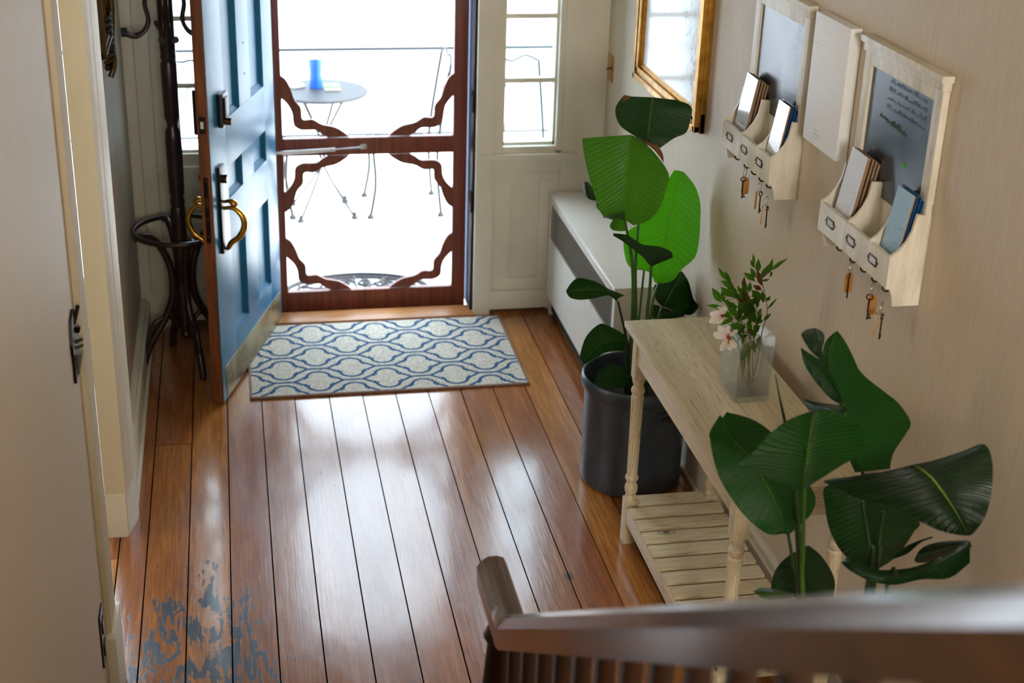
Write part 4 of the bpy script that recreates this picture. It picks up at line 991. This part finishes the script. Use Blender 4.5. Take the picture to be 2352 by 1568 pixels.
# near plant
Q = lambda x, y: (1600+x/2.376, 740+y/2.376)
p2 = thing('potted_banana_plant', (1.36, 2.66, 0), 'leafy banana plant near the console table, just behind the stair handrail', 'potted plant')
P2C = Vector((1.36, 2.66, 0))
pot2 = MB().lathe(P2C, [(.0, .002), (.15, .002), (.158, .01), (.175, .28), (.182, .30), (.176, .31), (.166, .30), (.162, .27), (.0, .27)], 48).build('plant_pot', 'pot', p2)
MB().lathe(P2C, [(.0, .285), (.08, .29), (.163, .28)], 32).build('soil', 'soil', p2)
NP = [[((126,506),(142,520),(164,489)), ((73,595),(165,600),(300,527)), ((74,645),(220,665),(410,600)), ((92,745),(290,735),(520,720)), ((128,855),(350,830),(600,860)), ((190,960),(400,920),(650,960)), ((272,1066),(440,1000),(625,1045)), ((388,1155),(475,1085),(560,1112)), ((480,1150),(500,1160),(520,1145))]]
NQ = [[((545,916),(572,916),(602,902)), ((400,850),(585,850),(690,845)), ((235,777),(600,770),(800,775)), ((300,718),(610,690),(892,720)), ((405,603),(620,610),(917,625)), ((500,532),(630,540),(885,553)), ((610,489),(640,483),(740,477))]]
NR = [[((745,60),(757,52),(768,45)), ((700,112),(728,125),(812,105)), ((684,205),(722,200),(862,205)), ((700,225),(735,260),(885,255)), ((720,260),(755,335),(930,305)), ((745,330),(778,400),(1020,375)), ((778,447),(800,460),(1105,445)), ((760,500),(825,540),(1168,545)), ((780,600),(855,625),(1140,612)), ((820,720),(885,725),(1075,712)), ((865,820),(905,815),(1055,800))],
      [((595,40),(625,32),(650,31)), ((570,66),(640,58),(692,58)), ((592,112),(650,108),(696,105)), ((625,160),(660,152),(684,150)), ((680,205),(690,205),(700,205))],
      [((568,140),(569,138),(571,139)), ((588,228),(620,200),(650,190)), ((640,312),(680,270),(700,215)), ((690,375),(725,330),(735,270)), ((735,420),(770,400),(775,380)), ((778,446),(790,440),(800,445))],
      [((582,413),(583,413),(586,416)), ((605,462),(640,450),(660,437)), ((640,487),(720,470),(785,453)), ((720,500),(800,500),(825,480))]]
NS = [[((1000,822),(1180,776),(1300,752)), ((700,862),(1232,803),(1450,703)), ((770,905),(1290,855),(1570,664)), ((880,962),(1340,920),(1615,765)), ((1030,995),(1385,985),(1609,930)), ((1180,1068),(1425,1050),(1578,1052)), ((1330,1138),(1455,1108),(1530,1130)), ((1430,1160),(1480,1164),(1498,1160))]]
NT_ = [[((800,880),(900,900),(1000,920)), ((698,900),(905,930),(1080,960)), ((700,1000),(915,1010),(1215,1085)), ((720,1110),(930,1100),(1188,1140)), ((762,1210),(940,1190),(1135,1220)), ((822,1285),(948,1270),(1070,1295)), ((900,1330),(950,1340),(1000,1340))]]
NU = [[((590,1220),(600,1218),(618,1220)), ((500,1275),(592,1280),(682,1275)), ((440,1335),(585,1350),(737,1360)), ((410,1410),(578,1420),(756,1430)), ((405,1495),(570,1500),(745,1500))]]
NV = [[((308,1468),(312,1471),(320,1478)), ((345,1446),(370,1470),(365,1505)), ((400,1450),(440,1480),(430,1510)), ((530,1478),(535,1484),(520,1500))]]
NW = [[((788,1308),(792,1312),(800,1322)), ((850,1272),(865,1325),(845,1360)), ((950,1340),(960,1370),(950,1412)), ((1060,1350),(1100,1380),(1080,1432)), ((1200,1330),(1250,1350),(1230,1402)), ((1370,1262),(1390,1290),(1380,1395)), ((1480,1192),(1492,1215),(1492,1310))]]
NX = [[((1188,1296),(1192,1302),(1200,1312)), ((1215,1245),(1240,1270),(1255,1310)), ((1262,1214),(1330,1245),(1355,1285)), ((1345,1195),(1420,1215),(1440,1250)), ((1478,1188),(1496,1200),(1502,1225))]]
NY = [[((1060,1290),(1062,1292),(1064,1294)), ((1110,1240),(1120,1250),(1150,1262)), ((1200,1195),(1210,1205),(1225,1200)), ((1285,1168),(1290,1172),(1285,1178))]]
for s_, yf, dl, dr_, mt in ((NR, lerp(2.90, 2.76), .04, .05, 'leaf_mid'), (NT_, lerp(2.72, 2.70), .05, .05, 'leaf_dark'), (NP, lerp(2.80, 2.66), .0, .06, 'leaf_mid'), (NU, lerp(2.80, 2.74), .03, .05, 'leaf_dark'), (NY, lerp(2.68, 2.7), .0, .0, 'leaf_dark'),
      (NX, lerp(2.62, 2.56), .04, .03, 'leaf_dark'), (NW, lerp(2.60, 2.52), .06, -.03, 'leaf_dark'), (NS, lerp(2.62, 2.42), .10, -.03, 'leaf_dark'), (NQ, lerp(2.52, 2.48), .03, .06, 'leaf_mid'), (NV, lerp(2.5, 2.6), .02, .02, 'leaf')):
    bigleaf(s_, Q, yf, dl, dr_, mt, p2)
stalk([(500,1158,2.66),(530,1330,2.66),(556,1485,2.66)], (.0035, .006), p2, Q, 'stemdk', (1.31, 2.66, .28))
stalk([(605,700,2.49),(590,905,2.54),(582,1200,2.60),(580,1485,2.64)], (.003, .0065), p2, Q, 'stem', (1.33, 2.65, .28))
stalk([(525,915,2.70),(545,1150,2.70),(562,1485,2.68)], (.0028, .005), p2, Q, 'stem', (1.32, 2.68, .28))
stalk([(905,990,2.71),(940,1200,2.70),(950,1350,2.69)], (.004, .006), p2, Q, 'stemdk', (1.38, 2.68, .28))
stalk([(1020,1030,2.66),(995,1200,2.67),(985,1345,2.67)], (.004, .006), p2, Q, 'stemdk', (1.40, 2.66, .28))
stalk([(905,815,2.76),(930,1000,2.76),(965,1345,2.72)], (.004, .006), p2, Q, 'stemdk', (1.39, 2.68, .28))
stalk([(1090,1385,2.56),(1040,1440,2.6)], (.004, .005), p2, Q, 'stemdk', (1.40, 2.62, .28))
stalk([(430,285,2.70),(455,420,2.70),(482,545,2.69),(540,900,2.68)], (.001, .006), p2, Q, 'stemdk', (1.33, 2.66, .28))

# ------------------------------------------------------------------ staircase with rail
SY0, SZ0, RUN, RISE = 2.60, .0, .276, .191
st = MB()
for i in range(12):
    y1 = SY0-RUN*i; st.box((-.415, y1-RUN-.02, 0 if i < 6 else RISE*(i-3)), (.49, y1, RISE*(i+1)), .004)
struct('stairs', st, 'darkwood')
hr = thing('stair_rail', (.53, 2.66, 0), 'dark varnished wooden stair handrail with square balusters in the foreground', 'stair rail')
TANA = .693; yb, zb = 2.554, .865
prof = [(-.033, -.080), (-.034, -.031), (-.022, -.008), (-.010, 0), (.012, 0), (.026, -.006), (.034, -.024), (.032, -.080)]
def rail_section(y, z, sc=1.0): return [Vector((.532+a, y, z+b*sc)) for a, b in prof]
secs = [rail_section(2.800, .858, .8), rail_section(2.79, .866), rail_section(2.62, .866), rail_section(yb, zb+.002)] + [rail_section(yb-d, zb+.002+d*TANA, 1.1) for d in (.03, .6, 1.2, 1.8, 2.6, 3.2)]
m = MB(); V = [[m.bm.verts.new(p) for p in s_] for s_ in secs]
for a, b in zip(V, V[1:]):
    for j in range(8): m.face([a[j], a[(j+1) % 8], b[(j+1) % 8], b[j]])
m.face(V[0]); m.face(V[-1][::-1]); m.build('handrail', 'railwood', hr, 28)
MB().lathe((.532, 2.66, 0), [(.055, 0), (.055, .16), (.04, .17), (.046, .19), (.034, .22), (.043, .40), (.044, .55), (.034, .68), (.030, .72), (.040, .74), (.028, .77), (.030, .79)], 24).build('newel_post', 'darkwood', hr)
y = 2.52; k = 0
while y > -.4:
    z1 = zb+(yb-y)*TANA-.07; zf = RISE*(math.floor((SY0-y)/RUN)+1)
    B((.520, y-.0145, min(zf, z1-.1)-.0), (.549, y+.0145, z1), .002).build('baluster', 'darkwood', hr)
    y -= .138
B((.49, -.5, 0), (.575, 2.60, .03)).build('foot_moulding', 'darkwood', hr)
m = MB(); m.prism([(.492, 2.60, .0), (.492, 2.60, RISE), (.492, -.7, RISE+3.3*TANA), (.492, -.7, 0)], (.085, 0, 0)); struct('trim_14', m, 'darkwood')

# ------------------------------------------------------------------ things out on the porch
bt = thing('bistro_table', (.478, 7.95, -.045), 'round metal bistro table out on the porch beyond the screen door', 'table')
C2 = Vector((.478, 7.95, -.045))
MB().lathe(C2, [(.0, .692), (.255, .692), (.262, .697), (.262, .703), (.255, .708), (.0, .708)], 48).build('table_top', 'iron', bt)
for k in range(4):
    a = math.radians(45+90*k)+.1; d = Vector((math.cos(a), math.sin(a), 0))
    MB().tube(smoothpath([C2+d*.16+Vector((0, 0, .69)), C2+d*.05+Vector((0, 0, .5)), C2-d*.02+Vector((0, 0, .36)), C2+d*.06+Vector((0, 0, .2)), C2+d*.215+Vector((0, 0, .01))], 5), .007, 8).build('leg', 'iron', bt)
    MB().lathe(C2+d*.215, [(.018, .0), (.02, .012), (.012, .02), (.012, .035), (.0, .045)], 12).build('foot', 'iron', bt)
MB().tube([C2+Vector((.05*math.cos(t), .05*math.sin(t), .36)) for t in [2*PI*k/16 for k in range(16)]], .006, 6, closed=True).build('collar', 'iron', bt)
cu = thing('tumbler', (.455, 8.0, .663), 'tall blue insulated tumbler on the porch table', 'tumbler')
MB().lathe((.455, 8.0, .663), [(.0, 0), (.033, 0), (.036, .01), (.036, .07), (.034, .09), (.038, .13), (.039, .165), (.0, .165)], 24).build('body', 'blueplastic', cu)
MB().lathe((.455, 8.0, .828), [(.039, 0), (.040, .006), (.034, .016), (.0, .018)], 24).build('lid', 'steel', cu)
bk = thing('notebook', (.54, 7.98, .663), 'closed notebook beside the blue tumbler on the porch table', 'book')
B((.50, 7.93, .6635), (.585, 8.03, .678), .002).build('pages', 'paper', bk); B((.499, 7.929, .678), (.586, 8.031, .681), .001).build('cover', 'leaf_twig', bk)
cl_ = thing('folded_napkin', (.35, 8.02, .663), 'folded green and white napkin near the left edge of the porch table', 'napkin')
MB().obox((.35, 8.03, .672), (.035, .012, 0), (-.012, .035, 0), (0, 0, .008), .003).build('cloth', 'paper', cl_)
def chair(loc, rz, label):
    o = thing('bistro_chair', loc, label, 'chair', 'wrought iron chairs on the porch'); L = Vector(loc)
    w, d_ = .18, .18
    for sx in (-1, 1):
        for sy in (-1, 1):
            a = L+Vector((sx*w, sy*d_, .375)); b = L+Vector((sx*(w+.02), sy*(d_+.02), .012))
            if sy > 0:
                MB().tube(smoothpath([b, a, L+Vector((sx*w, d_+.07, .86))], 6), .009, 8).build('leg', 'iron', o)
            else: MB().tube(smoothpath([b, (a+b)/2+Vector((0, -sy*.02, 0)), a], 6), .009, 8).build('leg', 'iron', o)
            MB().lathe(b-Vector((0, 0, .012)), [(.02, 0), (.021, .012), (.012, .022), (.0, .03)], 12).build('foot', 'iron', o)
    MB().tube([L+Vector((.19*math.cos(t), .19*math.sin(t), .38)) for t in [2*PI*k/28 for k in range(28)]], .008, 8, closed=True).build('seat_ring', 'iron', o)
    m = MB()
    for k in range(-4, 5): hh = math.sqrt(max(.19**2-(.04*k)**2, 0)); m.box((L.x+.04*k-.012, L.y-hh, L.z+.375), (L.x+.04*k+.012, L.y+hh, L.z+.383))
    m.build('seat', 'iron', o)
    m = MB(); m.tube(smoothpath([L+Vector((-.18, .25, .86)), L+Vector((-.09, .26, .90)), L+Vector((0, .26, .88)), L+Vector((.09, .26, .90)), L+Vector((.18, .25, .86))], 5), .008, 8)
    m.tube(smoothpath([L+Vector((-.10, .20, .50)), L+Vector((-.04, .24, .68)), L+Vector((-.08, .25, .80))], 5), .005, 6); m.tube(smoothpath([L+Vector((.10, .20, .50)), L+Vector((.04, .24, .68)), L+Vector((.08, .25, .80))], 5), .005, 6)
    m.build('back', 'iron', o)
    # turn the finished chair about its own base
    o.rotation_euler = (0, 0, rz); return o
chair((.935, 8.01, -.045), -PI/2, 'wrought iron porch chair right of the bistro table')
chair((.10, 8.05, -.045), PI/2, 'wrought iron porch chair on the far side left of the bistro table')
chair((1.66, 7.62, -.045), .5, 'wrought iron porch chair seen through the right sidelight window')
chair((-.42, 7.7, -.045), -.6, 'wrought iron porch chair seen through the left sidelight window')
pr = thing('porch_railing', (.8, 9.3, -.045), 'thin wrought iron railing along the far edge of the porch', 'railing')
B((-3.4, 9.28, .58), (5.4, 9.30, .60)).build('top_rail', 'iron', pr); B((-3.4, 9.28, .02), (5.4, 9.30, .035)).build('bottom_rail', 'iron', pr)
for x_ in (-3.4, -1.2, 2.7, 5.35): B((x_, 9.27, -.045), (x_+.025, 9.31, .60)).build('post', 'iron', pr)
hm = thing('half_round_doormat', (.55, 6.74, -.045), 'black half round scrollwork doormat on the porch just outside the screen door', 'doormat')
m = MB(); C3 = Vector((.56, 6.68, -.043)); ex, ey = .36, .245
def arc(rx, ry, n=28, a0=0, a1=PI): return [C3+Vector((rx*math.cos(a0+(a1-a0)*k/n), ry*math.sin(a0+(a1-a0)*k/n), .006)) for k in range(n+1)]
m.tube(arc(ex, ey), .012, 6); m.tube(arc(ex-.05, ey-.04), .007, 6); m.tube([C3+Vector((-ex, 0, .006)), C3+Vector((ex, 0, .006))], .012, 6)
m.build('border', 'rubbermat', hm)
m = MB()
for k in range(6):
    a = PI*(k+.5)/6; c = C3+Vector((.20*math.cos(a), .135*math.sin(a), .006)); s_ = 1 if k % 2 else -1
    m.tube([c+Vector(((.05-.0021*t)*math.cos(s_*t*.5), (.045-.0019*t)*math.sin(s_*t*.5), 0)) for t in range(20)], .0065, 6)
    m.tube([C3+Vector((.05*math.cos(PI*k/6), .04*math.sin(PI*k/6), .006)), C3+Vector((.33*math.cos(PI*k/6), .22*math.sin(PI*k/6), .006))], .006, 6)
m.build('scrollwork', 'rubbermat', hm)
ca = thing('parked_car', (1.6, 19.0, -.6), 'dark parked car on the street beyond the porch railing', 'car')
body = [(-.2, .42), (-.45, .62), (.1, .80), (.6, .92), (1.1, 1.28), (2.6, 1.30), (3.3, .95), (3.9, .85), (4.0, .40), (3.9, .35), (.8, .3)]
MB().prism([(a-.4, 18.4, -.6+b) for a, b in body], (0, 1.7, 0)).build('body', 'car', ca)
m = MB().prism([(a-.4, 18.38, -.6+b) for a, b in ((.72, .95), (1.15, 1.22), (2.5, 1.23), (3.0, .97))], (0, .03, 0)); m.build('side_window', 'mirrorglass', ca)
for x_ in (.15, 2.7):
    for y_ in (18.36, 19.95):
        MB().tube([(x_, y_, -.27), (x_, y_+.2, -.27)], .33, 28).build('wheel', 'tyre', ca)
